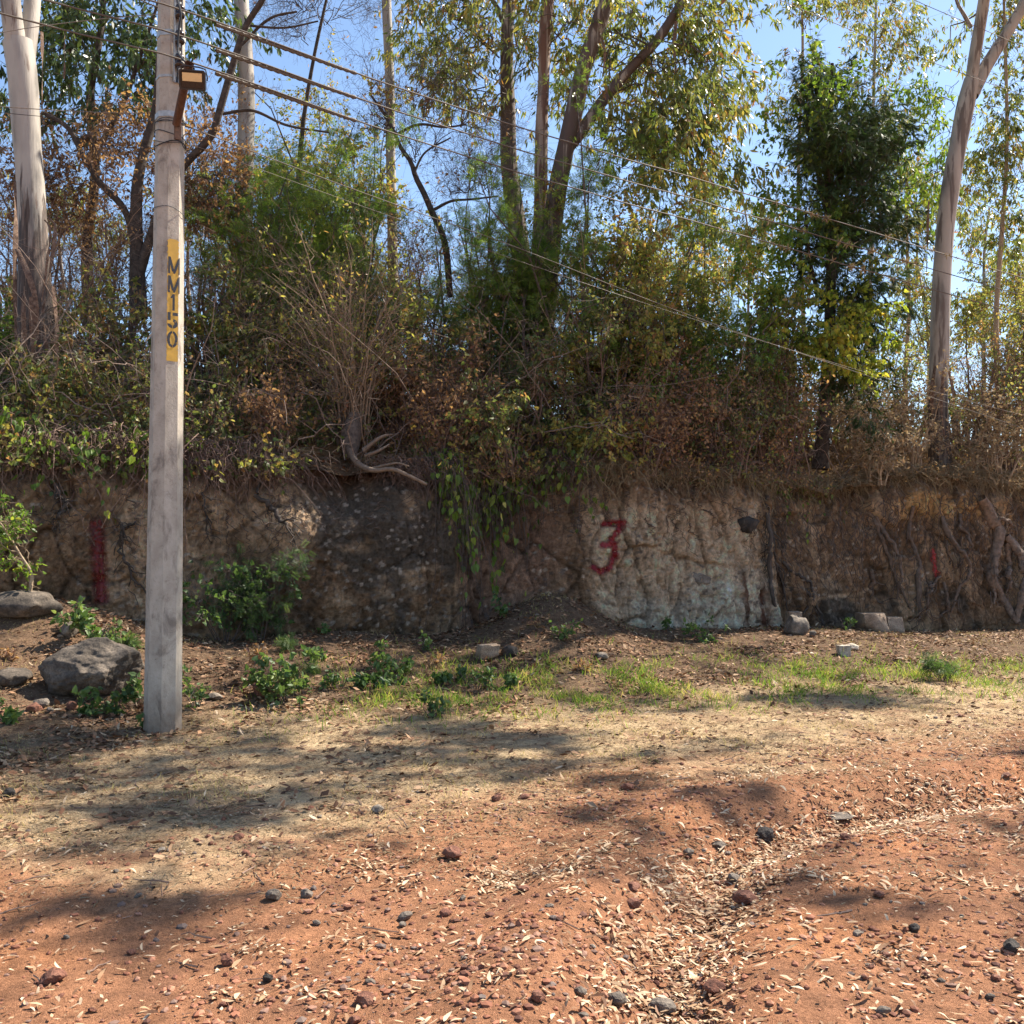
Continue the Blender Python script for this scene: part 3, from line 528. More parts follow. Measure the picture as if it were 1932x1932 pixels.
# lamp arm: rusty pipe fixed at the lower band, floodlight near its open end
def at(px, py, d): return W(px, py, d)
p0 = at(333, 235, PB[1]-.20); p1 = at(346, 165, PB[1]-.45); p2 = at(357, 119, PB[1]-.62)
arm = pole.part('lamp_arm', [(*tubes(np.array([[p0, p0+(p2-p0)*.5, p2]]), np.full((1, 3), .036), 16), 0, None), (*tubes(np.array([[p2, p2-(p2-p0)*.5, p0]]), np.full((1, 3), .030), 16), 0, None), boxp(p0+np.array([-.0, .03, -.03]), ft, fn, ez, .028, .01, .09)], [M['rust']])
axis_ = nrm(p2-p0); pc = at(363, 151, PB[1]-.70)
fdir = nrm(np.array([.16, -.93, -.33])); fr = nrm(np.cross(fdir, ez)); fu = np.cross(fr, fdir)
if fr[0] < 0: fr = -fr
def rbox(c, hx_, hy_, d0, d1, cr, inset=0., mi=0):
    pts = []
    for sx, sy, a0 in ((1, 1, 0), (-1, 1, 90), (-1, -1, 180), (1, -1, 270)):
        for k in range(5): a = math.radians(a0+k*22.5); pts.append((sx*(hx_-cr)+cr*math.cos(a), sy*(hy_-cr)+cr*math.sin(a)))
    V = [c+fr*x*s+fu*y*s+fdir*d for d, s in ((d0, .0), (d0, 1.), (d1, 1.), (d1, 1-inset)) for x, y in pts]; n = len(pts)
    return np.array(V), np.array([[k*n+j, k*n+(j+1) % n, (k+1)*n+(j+1) % n, (k+1)*n+j] for k in range(3) for j in range(n)]), mi, None
HX, HY = .104, .076
house = pole.part('floodlight', [rbox(pc, HX, HY, -.035, .02, .02, .14), rbox(pc, HX*.9, HY*.86, -.0, .006, .01, 1.)] + [boxp(pc+fr*(k*.022)-fdir*.045, fr, fdir, fu, .002, .012, HY*.8) for k in range(-4, 5)], [M['blk']])
pole.part('lens', [boxp(pc+fdir*.0085, fr, fu, fdir, HX*.84, HY*.78, .002)], [M['lens']], parent=house)
pole.part('light_panel', [boxp(pc+fdir*.014+fu*.020, fr, fu, fdir, HX*.74, HY*.42, .002)], [M['glass']], parent=house)
br = np.array([[pc-fr*(HX+.012), pc-fr*(HX+.014)+fu*.03, pc-fr*(HX+.01)+fu*(HY+.012)-fdir*.01, pc-fr*.06+fu*(HY+.03)-fdir*.02, pc+fr*.05+fu*(HY+.026)-fdir*.02, pc+fr*(HX-.0)+fu*(HY+.012)-fdir*.01, pc+fr*(HX+.014)+fu*.03, pc+fr*(HX+.012)]])
pole.part('mounting_bracket', [(*tubes(br, np.full((1, 8), .006), 6), 0, None)], [M['blk']], parent=house)
pole.part('lamp_cable', [(*tubes(resample(np.array([at(335, 0, PB[1]-.27), at(341, 25, PB[1]-.29), at(337, 60, PB[1]-.28), at(336, 95, PB[1]-.28), at(345, 112, PB[1]-.4), at(366, 130, PB[1]-.58)]), 30)[None], np.full((1, 30), .009), 6), 0, None)], [M['cable']])
rg = RG(5); tw = []
for k, (py, r_) in enumerate(((222, .004), (226, .003), (252, .004), (262, .0025), (270, .005), (397, .003))):
    z = zpx(py); R = (octa(z)+.008)/math.cos(math.pi/8); a = np.linspace(0, 2*np.pi, 40); P = np.stack([PB[0]+R*np.cos(a), PB[1]+R*np.sin(a), z+.03*np.sin(a*1+k*2)+.008*np.sin(a*3+k)], 1); tw.append((*tubes(P[None], np.full((1, 40), r_), 5), 0, None))
a = np.linspace(0, 2*np.pi*.95, 20); c = at(352, 265, PB[1]-.1); tw.append((*tubes(np.stack([c[0]+.05*np.cos(a), c[1]+.01*a, c[2]+.07*np.sin(a)], 1)[None], np.full((1, 20), .004), 5), 0, None))
for q in tw: pole.part('tie_wire', [q], [M['cable']])

# ------------------------------------------------------------------ wires
def wire(path, r, mat, label, cat='cable', name='overhead_cable', twist=0, extra=None):
    P = resample(np.array(path, float), 120); th = np.arange(120)
    if twist: P = P+np.stack([np.sin(th*1.1), np.cos(th*1.3), np.cos(th*1.1)], 1)*twist
    o = mk(name, [(*tubes(P[None], np.full((1, 120), r*.6), 6), 0, None)]+(extra or []), [mat]); tag(o, label, cat, 'wires strung from the pole'); return P
def sagline(a, b, sag, n=9):
    t = np.linspace(0, 1, n)[:, None]; P = np.asarray(a)*(1-t)+np.asarray(b)*t; P[:, 2] -= 4*sag*(t*(1-t))[:, 0]; return P
lbl = ['topmost of the three thick parallel cables, tied to the upper insulator', 'middle one of the three thick parallel cables on the pole', 'lowest of the three thick parallel cables, passing behind the floodlight']
for k, (ic, pyr) in enumerate(zip(ins[:3], (527, 560, 596))):
    D_ = 16.9; e = W(1940, pyr, D_); m1 = W(1288, (330, 370, 412)[k], 12.7)
    v = e-ic; e2 = ic+v*2.2; e2[2] = e[2]+.3; left = ic-nrm(v*np.array([1, 1, 0]))*9+np.array([0, 0, -.1])
    pth = [left]+[ic+(left-ic)*t for t in (.66, .33, .1)]+[ic+fn*.045]+[ic+(m1-ic)*.02+fn*.04]+[ic+(m1-ic)*t+np.array([0, 0, -.06*math.sin(t*3.14)]) for t in (.35, .7)]+[m1, e, e2]
    P = wire(pth, .0125, M['rope'], lbl[k], twist=.003)
    # spiral grip sleeve near the insulator and clamps
    sp = [ic+(m1-ic)*t+np.array([0, 0, -.06*math.sin(t*3.14)]) for t in (.05, .12, .2, .27)]
    g = mk('cable_sleeve', [(*tubes(resample(np.array(sp), 60)[None], (.017+.004*np.sin(np.arange(60)*2.1))[None], 6), 0, None)], [M['rope']]); tag(g, ['frayed sleeve twisted round the topmost thick cable right of the pole', 'frayed sleeve twisted round the middle thick cable right of the pole', 'frayed sleeve twisted round the lowest thick cable above the floodlight'][k], 'cable sleeve')
    # air-plant tufts sitting on the cable
    rg = RG(60+k); tl = []
    for _ in range(14):
        c = ic+(e-ic)*rg.uniform(.55, .84)+np.array([0, 0, -.03]); i = np.argmin(np.linalg.norm(P-c, axis=1)); c = P[i]+(P[min(i+1, 119)]-P[i])*rg.random(); n = rg.integers(10, 26); tl.append(leaves(np.repeat(c[None], n, 0), rdir(rg, n), .075, .12, rg, 'lance', .3))
    for v_, f_, r_ in tl: tf = mk('air_plant', [(v_, f_, 0, r_)], [M['straw']]); tag(tf, ['grey air plant clinging to the topmost thick cable', 'grey air plant clinging to the middle thick cable', 'grey air plant clinging to the lowest thick cable'][k], 'air plant', 'air plants on cable %s' % ('one', 'two', 'three')[k])
s0 = np.array([PB[0], PB[1], 0])+fn*.1+ez*zpx(225); e = W(1940, 803, 16.9)
wire(np.concatenate([sagline(s0, W(927, 449, 11.5), .02, 4), sagline(W(1288, 590, 13.1), e+(e-s0)*.4, .02, 5)]), .0075, M['rope'], 'single service wire sloping down across the shrubs to the right edge', name='service_wire')
wire(sagline(s0+np.array([-.25, 0, .07]), W(-200, 180, 7.9), .03), .006, M['wiret'], 'thin wire running left from the lower pole band', name='service_wire')
wire(sagline(W(-60, 205, 7.9), s0+np.array([.0, -.1, -.04]), .03), .004, M['cable'], 'thin dark line sagging left below the lower pole band', name='service_wire')
wire(sagline(s0+ez*(-.15), W(1940, 792, 17.2)+np.array([0, 0, .06]), .15), .0035, M['wiret'], 'very thin line just above the single service wire', name='service_wire')
wire([W(1380, -38, 13), W(1471, 0, 13.6), W(1700, 95, 15.6), W(1932, 180, 18), W(2300, 300, 22)], .008, M['rope'], 'high wire crossing the sky above the dark tree', name='high_wire')
wire([W(1600, -60, 14), W(1725, 0, 15), W(1830, 45, 16.4), W(1932, 88, 18), W(2200, 190, 22)], .008, M['rope'], 'uppermost wire in the top right corner', name='high_wire')
wire([W(-100, 85, 8.3), W(0, 62, 8.6), W(170, 38, 9), W(330, 24, 9.1)], .006, M['wiret'], 'thin slack wire at the top left rising to the pole', name='high_wire')
wire([W(215, -30, 8.9), W(293, 12, 9.1), W(326, 19, 9.1)], .011, M['rope'], 'short frayed cable end left of the pole top', name='high_wire', twist=.003)

# ------------------------------------------------------------------ rocks
def rockmesh(seed, size, sub_=4, rough=.22, facets=7, block=False):
    bm = bmesh.new(); bmesh.ops.create_icosphere(bm, subdivisions=sub_, radius=1); V = np.array([v.co[:] for v in bm.verts]); F = np.array([[v.index for v in f.verts] for f in bm.faces]); bm.free()
    rg = RG(seed); 
    if block:
        for ax in range(3): V[:, ax] = np.clip(V[:, ax], -.55, .55)/.62
    for _ in range(facets if not block else 2):
        n = rdir(rg, 1)[0]; h = rg.uniform(.62, .88); d = V@n; V = V-np.maximum(d-h, 0)[:, None]*n*.85
    V = V*(1+rough*fbm(V*1.3+seed, 3)+rough*.35*fbm(V*5+seed, 3)+(.05*rough*fbm(V*16+seed, 2) if sub_ > 3 else 0))[:, None]
    return V*np.array(size), F
def rockmat(name, c1, c2, c3, sc=8):
    m, t, b = nt(name); n1 = noise(t, sc, 6, .65); n2_ = noise(t, sc*9, 4, .7); r = ramp(t, [(.32, c1), (.5, c2), (.68, c3)]); t.links.new(n1.outputs[0], r.inputs[0]); r2 = ramp(t, [(.35, (.6, .6, .6)), (.62, (1.35, 1.35, 1.3))]); t.links.new(n2_.outputs[0], r2.inputs[0])
    t.links.new(mixc(t, r.outputs[0], r2.outputs[0], .9, 'MULTIPLY'), b.inputs['Base Color']); b.inputs['Roughness'].default_value = .9; bump(t, b, n2_.outputs[0], .8, .012); return m
M['boulder'] = rockmat('boulder_stone', (.035, .028, .022), (.085, .066, .05), (.19, .15, .115), 5); M['rockd'] = rockmat('dark_stone', (.014, .011, .01), (.032, .026, .022), (.07, .055, .046)); M['rockw'] = rockmat('pale_stone', (.26, .215, .17), (.40, .34, .27), (.52, .46, .39))
M['rockg'] = rockmat('grey_stone', (.075, .06, .048), (.15, .12, .095), (.25, .21, .17)); M['rockr'] = rockmat('red_stone', (.09, .035, .022), (.19, .075, .045), (.3, .14, .09), 20); M['rockt'] = rockmat('tan_stone', (.16, .11, .075), (.28, .2, .14), (.38, .29, .21))
def rock(px, py, d, wpx, hpx, mat, label, seed, depth=1., rot=0., name='rock', cat='rock', group=None, onb=False, sink=.25, sub_=4, facets=7, rough=.22):
    if onb: c = on_bank(px, py)[0]
    else: c = GH(px, py)
    k = c[1]/FPX; sx, sz = wpx*k/2, hpx*k/2; V, F = rockmesh(seed, (sx, sx*depth, sz), sub_, rough, facets, facets >= 12); cr, sr = math.cos(rot), math.sin(rot)
    V = np.stack([V[:, 0]*cr-V[:, 1]*sr, V[:, 0]*sr+V[:, 1]*cr, V[:, 2]], 1)
    base = np.array([c[0], c[1]+sx*depth*(.55 if onb else .6), c[2]+(0 if onb else sz*(1-sink))]); o = mk(name, [(V, F, 0, None)], [mat], smooth=sub_ > 3); o.location = tuple(base); tag(o, label, cat, group); return o
rock(148, 1318, 0, 196, 118, M['boulder'], 'large rounded grey boulder left of the concrete pole', 11, .8, name='boulder', cat='boulder', sub_=6, facets=9, rough=.2, sink=.12)
rock(1410, 990, 0, 52, 36, M['rockd'], 'black stone stuck in the upper right of the pale wall', 12, .8, onb=True)
rock(1318, 1092, 0, 46, 26, M['rockg'], 'flat grey stone set in the lower pale wall', 13, .3, onb=True)
rock(920, 1244, 0, 42, 32, M['rockt'], 'squarish brown stone block at the foot of the leaf pile', 14, 1., .3, facets=12)
rock(962, 1240, 0, 34, 24, M['rockd'], 'dark stone right behind the squarish brown block', 15)
rock(1135, 1245, 0, 28, 16, M['rockg'], 'low grey stone on the verge below the red number', 16)
rock(1594, 1238, 0, 24, 24, M['rockw'], 'white angular stone, nearer one of the pale pair', 17, facets=12)
rock(1612, 1228, 0, 26, 16, M['rockw'], 'white flat stone, farther one of the pale pair', 18, facets=10)
rock(1506, 1198, 0, 46, 42, M['rockg'], 'grey pointed stone leaning on the foot of the cut', 19, facets=9)
rock(1535, 1202, 0, 14, 14, M['rockg'], 'tiny grey stone beside the pointed one', 20, facets=9, sub_=3)
rock(1500, 1165, 0, 28, 40, M['rockt'], 'upright tan slab against the bank below the creeper', 21, facets=12)
rock(1652, 1170, 0, 56, 40, M['rockt'], 'squared tan block at the foot of the root-covered cut', 22, facets=14, rough=.1)
rock(1690, 1172, 0, 34, 34, M['rockt'], 'smaller tan block right of the squared one', 23, facets=14, rough=.1)
rock(12, 1296, 0, 70, 40, M['boulder'], 'low grey rock cut off by the left edge', 24)
rock(30, 1168, 0, 150, 60, M['boulder'], 'broad flat ledge of grey rock at the left foot of the cut', 25, .7, facets=10)
rock(128, 1205, 0, 34, 34, M['rockg'], 'pale grey stone between the ledge and the boulder', 26)
rock(60, 1345, 0, 32, 20, M['rockr'], 'reddish flat stone in front of the boulder', 27, sub_=3)
rock(74, 1336, 0, 28, 22, M['rockg'], 'light grey stone touching the reddish flat one', 28, sub_=3)
rock(92, 1346, 0, 14, 14, M['rockg'], 'small light stone at the right end of the stones by the boulder', 29, sub_=3)
rock(133, 1340, 0, 20, 18, M['rockr'], 'small brown stone under the boulder edge', 30, sub_=3)
rock(402, 1322, 0, 30, 16, M['rockg'], 'pale flat stone right of the pole foot', 31, sub_=3)
rock(495, 1316, 0, 46, 40, M['rockr'], 'dark red weathered lump among the weeds right of the pole', 32, facets=4)
# stones on the road
RS = [(853, 1616, 40, 26, 'rockr', 'largest red stone in the middle of the road'), (1448, 1581, 40, 28, 'rockd', 'black and red stone at the bend of the leaf-filled rut'), (1580, 1545, 62, 12, 'rockg', 'thin flat dark slab lying in the rut'), (711, 1531, 26, 18, 'rockg', 'round grey stone on the straw edge of the road'),
      (1912, 1790, 36, 26, 'rockd', 'dark reddish stone at the right edge of the road'), (1165, 1893, 40, 26, 'rockg', 'pale round stone in the leaves at the bottom'), (1252, 1908, 50, 28, 'rockg', 'dark block right of the pale round stone at the bottom'), (1016, 1885, 30, 20, 'rockr', 'red stone left of the stones at the bottom'),
      (426, 1817, 26, 20, 'rockr', 'orange stone alone in the lower left'), (514, 1693, 32, 22, 'rockg', 'grey stone left of the middle among fallen leaves'), (578, 1690, 26, 18, 'rockg', 'small grey twin stone beside a leaf heap'), (1408, 1700, 50, 24, 'rockr', 'broad red stone in the widest part of the rut'),
      (1385, 1660, 26, 18, 'rockg', 'angular grey stone above the broad red one in the rut'), (1300, 1612, 22, 14, 'rockg', 'flat grey stone at the upper left of the rut'), (1358, 1600, 28, 16, 'rockg', 'grey stone in pale leaves near the rut bend'), (96, 1850, 46, 28, 'rockr', 'red stone cluster lump in the far lower left'),
      (14, 1499, 26, 20, 'rockd', 'dark stone at the left edge on the verge'), (988, 1680, 26, 12, 'rockr', 'curved rusty red shard in the road centre'), (1660, 1690, 22, 14, 'rockr', 'red stone in the pale leaves right of the rut'), (1728, 1755, 22, 18, 'rockd', 'dark stone lying between two leaf drifts on the right'),
      (1186, 1487, 26, 14, 'rockr', 'brown stone on the straw verge above the road'), (1350, 1870, 44, 24, 'rockr', 'pinkish stone at the right of the bottom leaf drift'), (245, 1800, 18, 12, 'rockr', 'small stone beside a stick in the lower left'), (505, 1850, 22, 14, 'rockd', 'dark stone near the bottom left of centre')]
for k, (px, py, w, h, m_, l) in enumerate(RS): rock(px, py+h*.35, 0, w, h, M[m_], l, 40+k, .9, name='stone', cat='stone', sink=.2, sub_=3, facets=8, rough=.3)
rg = RG(77); protos = []
for k in range(8):
    V, F = rockmesh(90+k, (1, rg.uniform(.7, 1), rg.uniform(.5, .75)), 2, .35, 7); me = mk('stone', [(V, F, 0, None)], [M[('rockr', 'rockr', 'rockg', 'rockr')[k % 4]]]).data; protos.append(me); bpy.data.objects.remove(bpy.data.objects[[o.name for o in bpy.data.objects if o.data == me][0]])
cnt = 0
while cnt < 180:
    y = 3.3+6.5*rg.random()**1.5; x = rg.uniform(-.56, .56)*y
    if x*.62+6.7-y < -.3: continue
    if rg.random() > .35+.6*sst(0, .4, float(n2(x, y, .9, 31)[0])+.15)+.8*math.exp(-(polydist(np.array(x), np.array(y), RUT)[0]/.3)**2): continue
    s = rg.uniform(.010, .022)*(1+.8*(rg.random() < .12)); o = bpy.data.objects.new('stone', protos[cnt % 8]); C.objects.link(o); o.location = (x, y, float(H(x, y))+s*.3); o.scale = (s, s, s); o.rotation_euler = (rg.uniform(-.3, .3), rg.uniform(-.3, .3), rg.uniform(0, 6.28))
    tag(o, 'one of the little loose stones scattered over the red dirt road', 'stone', 'little loose stones on the road'); cnt += 1

# ------------------------------------------------------------------ trees
def hill(x, y): return float(np.ravel(HH(np.array([x]), np.array([y])))[0])
def crown_parts(limbs, rng, spec, mats):
    """limbs: list of (path, radii). spec: n1,L1,n2,L2,n3,L3,leaf count,leaf size,aspect,shape,droop. mats: twig, leaf"""
    K = 10; P = np.array([resample(np.c_[p, r], K) for p, r in limbs]); R = P[..., 3]; P = P[..., :3]; out = []
    P1, R1 = grow(P, R, spec['n1'], spec.get('t0', .15), 1, spec['L1'], spec.get('s1', .8), spec.get('up', .15), 8, rng, wig=.25)
    P2, R2 = grow(P1, R1, spec['n2'], .2, 1, spec['L2'], .9, spec.get('up2', 0.), 6, rng, wig=.25, rmin=.003)
    P3, R3 = grow(P2, R2, spec['n3'], .1, 1, spec['L3'], 1., spec.get('up3', -.2), 4, rng, wig=.2, rmin=.0022)
    for p, r, s in ((P1, R1, 5), (P2, R2, 3), (P3, R3, 3)): V, F = tubes(p, r, s); out.append((V, F, 0, None))
    if spec['nl']:
        for q, (src, fr) in enumerate(((P3, .8), (P2, .2))): 
            V, F, rn = leaves_on(src, int(spec['nl']*fr), .1, spec['ls'], spec['asp'], rng, spec['shape'], spec['droop'], spec.get('rand', 1.), .25, .02); out.append((V, F, 1, rn))
    return out
def limb(a, b, r0, bend=0., rng=None, up=.3):
    a = np.asarray(a, float); b = np.asarray(b, float); t = np.linspace(0, 1, 8)[:, None]; L = np.linalg.norm(b-a)
    P = a*(1-t)+b*t+np.array([0, 0, 1])*up*L*.25*np.sin(t*np.pi)
    if rng is not None: w = np.cumsum(rng.normal(size=(8, 3))*.045*L, 0); P += (w-w[:1])*np.sin(t*np.pi*.5)
    return P, np.linspace(r0, r0*.3, 8)
EUC = dict(n1=60, L1=1.05, n2=260, L2=.55, n3=750, L3=.26, nl=6500, ls=.15, asp=.26, shape='lance', droop=1.1, rand=.7)
def mkspec(base, f=1., **kw): d = dict(base); [d.__setitem__(k, int(d[k]*f)) for k in ('n1', 'n2', 'n3', 'nl')]; d.update(kw); return d
M['barkA'] = eucbark('peeling_bark_pale', 6.1, .12, (.33, .295, .25), (.105, .075, .058), amt=.5); M['barkB'] = eucbark('smooth_grey_bark', 4.2, .8, (.33, .30, .26), amt=.5); M['barkC'] = eucbark('stringy_brown_bark', 2., .5, (.30, .22, .16), (.10, .05, .03), amt=1.2)
M['barkD'] = eucbark('mottled_bark', 4.4, .3, (.33, .29, .24), (.10, .078, .062), amt=.9); M['barkE'] = eucbark('split_bark', 4., .8, (.28, .23, .18), (.065, .042, .03), amt=1.7)

def sunpt(x, y, t): return np.array([x, y, 0])+SUN*t                # a crown here shades the ground at x, y
def trunk_euc(pts, d, K=40, dd=None): return trunk_from([(a, b, w*.86) for a, b, w in pts], d, K, dd)
# 1 big pale tree at the left
b1 = W(75, 745, 13.6); T = Thing('eucalyptus_tree', (b1[0], b1[1], hill(b1[0], b1[1])-.1), 'thick pale eucalyptus with peeling bark at the left edge, forking near the top', 'tree', 'eucalyptus trees')
P, R = trunk_euc([(82, 800, 110), (75, 730, 96), (68, 600, 80), (64, 500, 66), (62, 420, 60), (50, 250, 58), (40, 120, 62), (34, 80, 62)], 13.6); pa = [(*trunk_mesh(P, R, 28, .05, 1), 0, None)]
P2_, R2_ = trunk_euc([(34, 110, 46), (22, 30, 44), (16, -100, 40), (0, -400, 34), (-20, -900, 20)], 13.6, dd=-.5); pa.append((*trunk_mesh(P2_, R2_, 22, .04, 2), 0, None)); lim = [(P2_[15:], R2_[15:])]
P3_, R3_ = trunk_euc([(46, 130, 40), (58, 40, 36), (64, -60, 34), (90, -400, 30), (120, -900, 18)], 13.6, dd=.6); pa.append((*trunk_mesh(P3_, R3_, 22, .04, 3), 0, None)); lim.append((P3_[15:], R3_[15:]))
T.part('trunk', pa, [M['barkA']], True); rg = RG(101)
for s, t in ((sunpt(-2.6, 5.9, 16), 0), ):
    pass
T.part('crown', crown_parts([limb(l[0][k], l[0][k]+np.array([rg.uniform(-2, 2.5), rg.uniform(-2, 2), rg.uniform(.6, 2)]), .05, rng=rg) for l in lim for k in (8, 14, 20, 24)], rg, mkspec(EUC, .8), [M['twig'], M['euc']]), [M['twig'], M['euc']])
def strips(T, base_pts, d, rng, wpx=(8, 16)):
    for pts in base_pts:
        Q = [W(a, b, d+c) for a, b, c in pts]; Q = resample(np.array(Q), 14); w = rng.uniform(*wpx)/FPX*d/2*np.concatenate([np.linspace(.8, 1, 5), np.linspace(1, .35, 9)]); sd_ = np.cumsum(rng.normal(size=14)*.25)+rng.uniform(0, 3)
        dx = np.stack([np.cos(sd_), np.sin(sd_)*.8, np.zeros(14)], 1)*w[:, None]; V = np.concatenate([Q-dx, Q+np.array([0, -.012, 0]), Q+dx]); i = np.arange(13); F = np.concatenate([np.stack([i, i+14, i+15, i+1], 1), np.stack([i+14, i+28, i+29, i+15], 1)])
        T.part('bark_strip', [(V, F, 0, None)], [M['barkstrip']], True)
M['barkstrip'] = rockmat('peeled_bark_strip', (.06, .035, .025), (.16, .095, .065), (.3, .21, .15), 14)
rg = RG(9)
strips(T, [[(92, 412, -.36), (104, 425, -.5), (102, 460, -.5), (88, 545, -.42), (80, 590, -.42)], [(84, 415, -.38), (92, 425, -.45), (88, 500, -.45), (78, 570, -.44)], [(32, 470, -.3), (50, 510, -.42), (66, 560, -.46), (72, 640, -.42)], [(28, 340, -.2), (30, 420, -.3), (28, 500, -.3), (30, 640, -.3)], [(100, 540, -.4), (106, 600, -.42), (108, 690, -.36)], [(60, 560, -.46), (62, 620, -.46), (66, 720, -.42)], [(46, 540, -.44), (44, 600, -.45), (50, 680, -.4)], [(82, 600, -.46), (90, 680, -.45), (96, 740, -.4)], [(79, 60, -.3), (80, 140, -.34), (79, 208, -.3)], [(122, 60, 2), (122, 110, 2.), (121, 150, 2)]], 13.6, rg)
# 2 pale tree behind the pole
b2 = W(462, 640, 18.); T = Thing('eucalyptus_tree', (b2[0], b2[1], hill(b2[0], b2[1])-.1), 'smooth pale grey eucalyptus trunk right behind the concrete pole', 'tree', 'eucalyptus trees')
P, R = trunk_euc([(470, 720, 46), (464, 560, 42), (460, 430, 38), (463, 300, 37), (465, 200, 36), (462, 100, 35), (455, 0, 32), (450, -200, 30), (440, -700, 22)], 18.); T.part('trunk', [(*trunk_mesh(P, R, 24, .04, 5), 0, None)], [M['barkB']], True); rg = RG(102)
T.part('crown', crown_parts([limb(P[k], P[k]+np.array([rg.uniform(-2.2, 2.2), rg.uniform(-2, 2), rg.uniform(.3, 2)]), .05, rng=rg) for k in (30, 32, 34, 36, 38, 39)], rg, mkspec(EUC, .5), [M['twig'], M['euc']]), [M['twig'], M['euc']])
# 3 slim trunk
b3 = W(740, 640, 20.5); T = Thing('eucalyptus_tree', (b3[0], b3[1], hill(b3[0], b3[1])-.1), 'slim bare pale trunk standing against the sky left of the centre', 'tree', 'eucalyptus trees')
P, R = trunk_euc([(748, 700, 26), (742, 560, 24), (740, 420, 22), (737, 300, 21), (735, 150, 21), (729, 0, 22), (725, -200, 20), (720, -700, 14)], 20.5); T.part('trunk', [(*trunk_mesh(P, R, 18, .05, 6), 0, None)], [M['barkB']], True); rg = RG(103)
T.part('crown', crown_parts([limb(P[k], P[k]+np.array([rg.uniform(-1.8, 1.8), rg.uniform(-1.5, 1.5), rg.uniform(.3, 2)]), .04, rng=rg) for k in (33, 35, 37, 38, 39)], rg, mkspec(EUC, .4), [M['twig'], M['euc']]), [M['twig'], M['euc']])
# 4 pale upper trunk in the middle
def hang(T, trunkP, centres, rng, f, d0, leaf='euc', spec=None, r0=.035, start=None, stp=None):
    """limbs from the trunk to foliage centres given as px,py,dd"""
    L = []
    for (a, b, dd) in centres:
        c = W(a, b, d0+dd); k = np.argmin(np.abs(trunkP[:, 2]-(c[2]-.25*np.linalg.norm(c[:2]-trunkP[:, :2].mean(0))))); L.append(limb(trunkP[k], c, r0, rng=rng))
    T.part('crown', crown_parts(L, rng, mkspec(spec or EUC, f), None), [M['twig'], M[leaf]])
b4 = W(1000, 660, 19.); T = Thing('eucalyptus_tree', (b4[0], b4[1], hill(b4[0], b4[1])-.1), 'straight trunk pale at the top and dark below, leftmost of the trunks in the centre', 'tree', 'eucalyptus trees')
P, R = trunk_euc([(1002, 700, 48), (995, 600, 44), (985, 500, 42), (972, 400, 40), (962, 330, 38), (958, 200, 33), (956, 100, 29), (960, 0, 29), (968, -150, 27), (980, -600, 18)], 19.); pa = [(*trunk_mesh(P, R, 20, .05, 7), 0, None)]
Pb, Rb = trunk_euc([(948, 40, 12), (938, 14, 11), (925, -6, 10), (890, -60, 9), (840, -160, 7)], 19., 20); pa.append((*trunk_mesh(Pb, Rb, 10, .05, 7), 0, None)); T.part('trunk', pa, [M['barkE']], True); rg = RG(104)
hang(T, P, [(800, 80, .4), (850, 60, -.4), (880, 110, .2), (910, 150, -.5), (850, 150, .5), (900, 200, 0), (940, 130, -.7), (1000, 70, .6), (820, 20, 1), (1010, 130, -.6), (960, 170, -.8), (770, 30, 0), (1000, -60, 0), (900, -80, 0)], rg, 1.2, 19., spec=mkspec(EUC, 1, ls=.135))
# 5 dark brown trunk
b5 = W(1012, 690, 17.6); T = Thing('eucalyptus_tree', (b5[0], b5[1], hill(b5[0], b5[1])-.1), 'dark brown stringy-barked straight trunk, middle of the trunks in the centre', 'tree', 'eucalyptus trees')
P, R = trunk_euc([(1008, 740, 60), (1010, 660, 48), (1016, 520, 38), (1020, 400, 32), (1022, 230, 27), (1026, 150, 26), (1028, 60, 27), (1034, 0, 28), (1040, -150, 26), (1050, -600, 16)], 17.6); T.part('trunk', [(*trunk_mesh(P, R, 20, .07, 8), 0, None)], [M['barkC']], True); rg = RG(105)
hang(T, P, [(1010, -80, 0), (1070, -120, 1), (980, -160, -1), (1060, 30, -.8), (1100, 60, 1.2)], rg, .4, 17.6)
# 6 leaning tree with a long limb to the right
b6 = W(1018, 700, 17.); T = Thing('eucalyptus_tree', (b6[0]+.1, b6[1], hill(b6[0], b6[1])-.1), 'leaning eucalyptus with split bark and a long limb reaching to the upper right', 'tree', 'eucalyptus trees')
P, R = trunk_euc([(1012, 760, 70), (1016, 690, 58), (1030, 550, 50), (1045, 400, 44), (1065, 290, 38), (1080, 220, 36), (1095, 150, 35), (1118, 80, 35), (1144, 0, 36), (1170, -100, 34), (1230, -450, 22)], 17., 50); pa = [(*trunk_mesh(P, R, 22, .07, 9), 0, None)]
Pb, Rb = trunk_euc([(1066, 290, 20), (1090, 258, 26), (1130, 200, 25), (1180, 140, 22), (1240, 75, 21), (1290, 0, 22), (1350, -100, 20), (1470, -350, 12)], 17., 40, dd=.6); pa.append((*trunk_mesh(Pb, Rb, 16, .07, 10), 0, None)); T.part('trunk', pa, [M['barkE']], True); rg = RG(106)
hang(T, np.concatenate([P, Pb]), [(1180, 40, -.3), (1220, 90, .8), (1150, 110, 1.2), (1260, 130, .2), (1330, 60, .6), (1340, 20, 1), (1320, 100, .3), (1290, 180, 1.2), (1200, 200, 1.4), (1320, 0, 1.2), (1250, -60, 0), (1180, -80, .6), (1100, -60, 1.5), (1240, 10, 1.), (1150, 190, .6), (1110, 30, 1.4), (1210, 140, .4), (1290, 60, .2), (1200, -20, .3), (1330, 110, 1), (1070, 110, 1.6), (1060, 190, 1.2)], rg, 1.45, 17.)
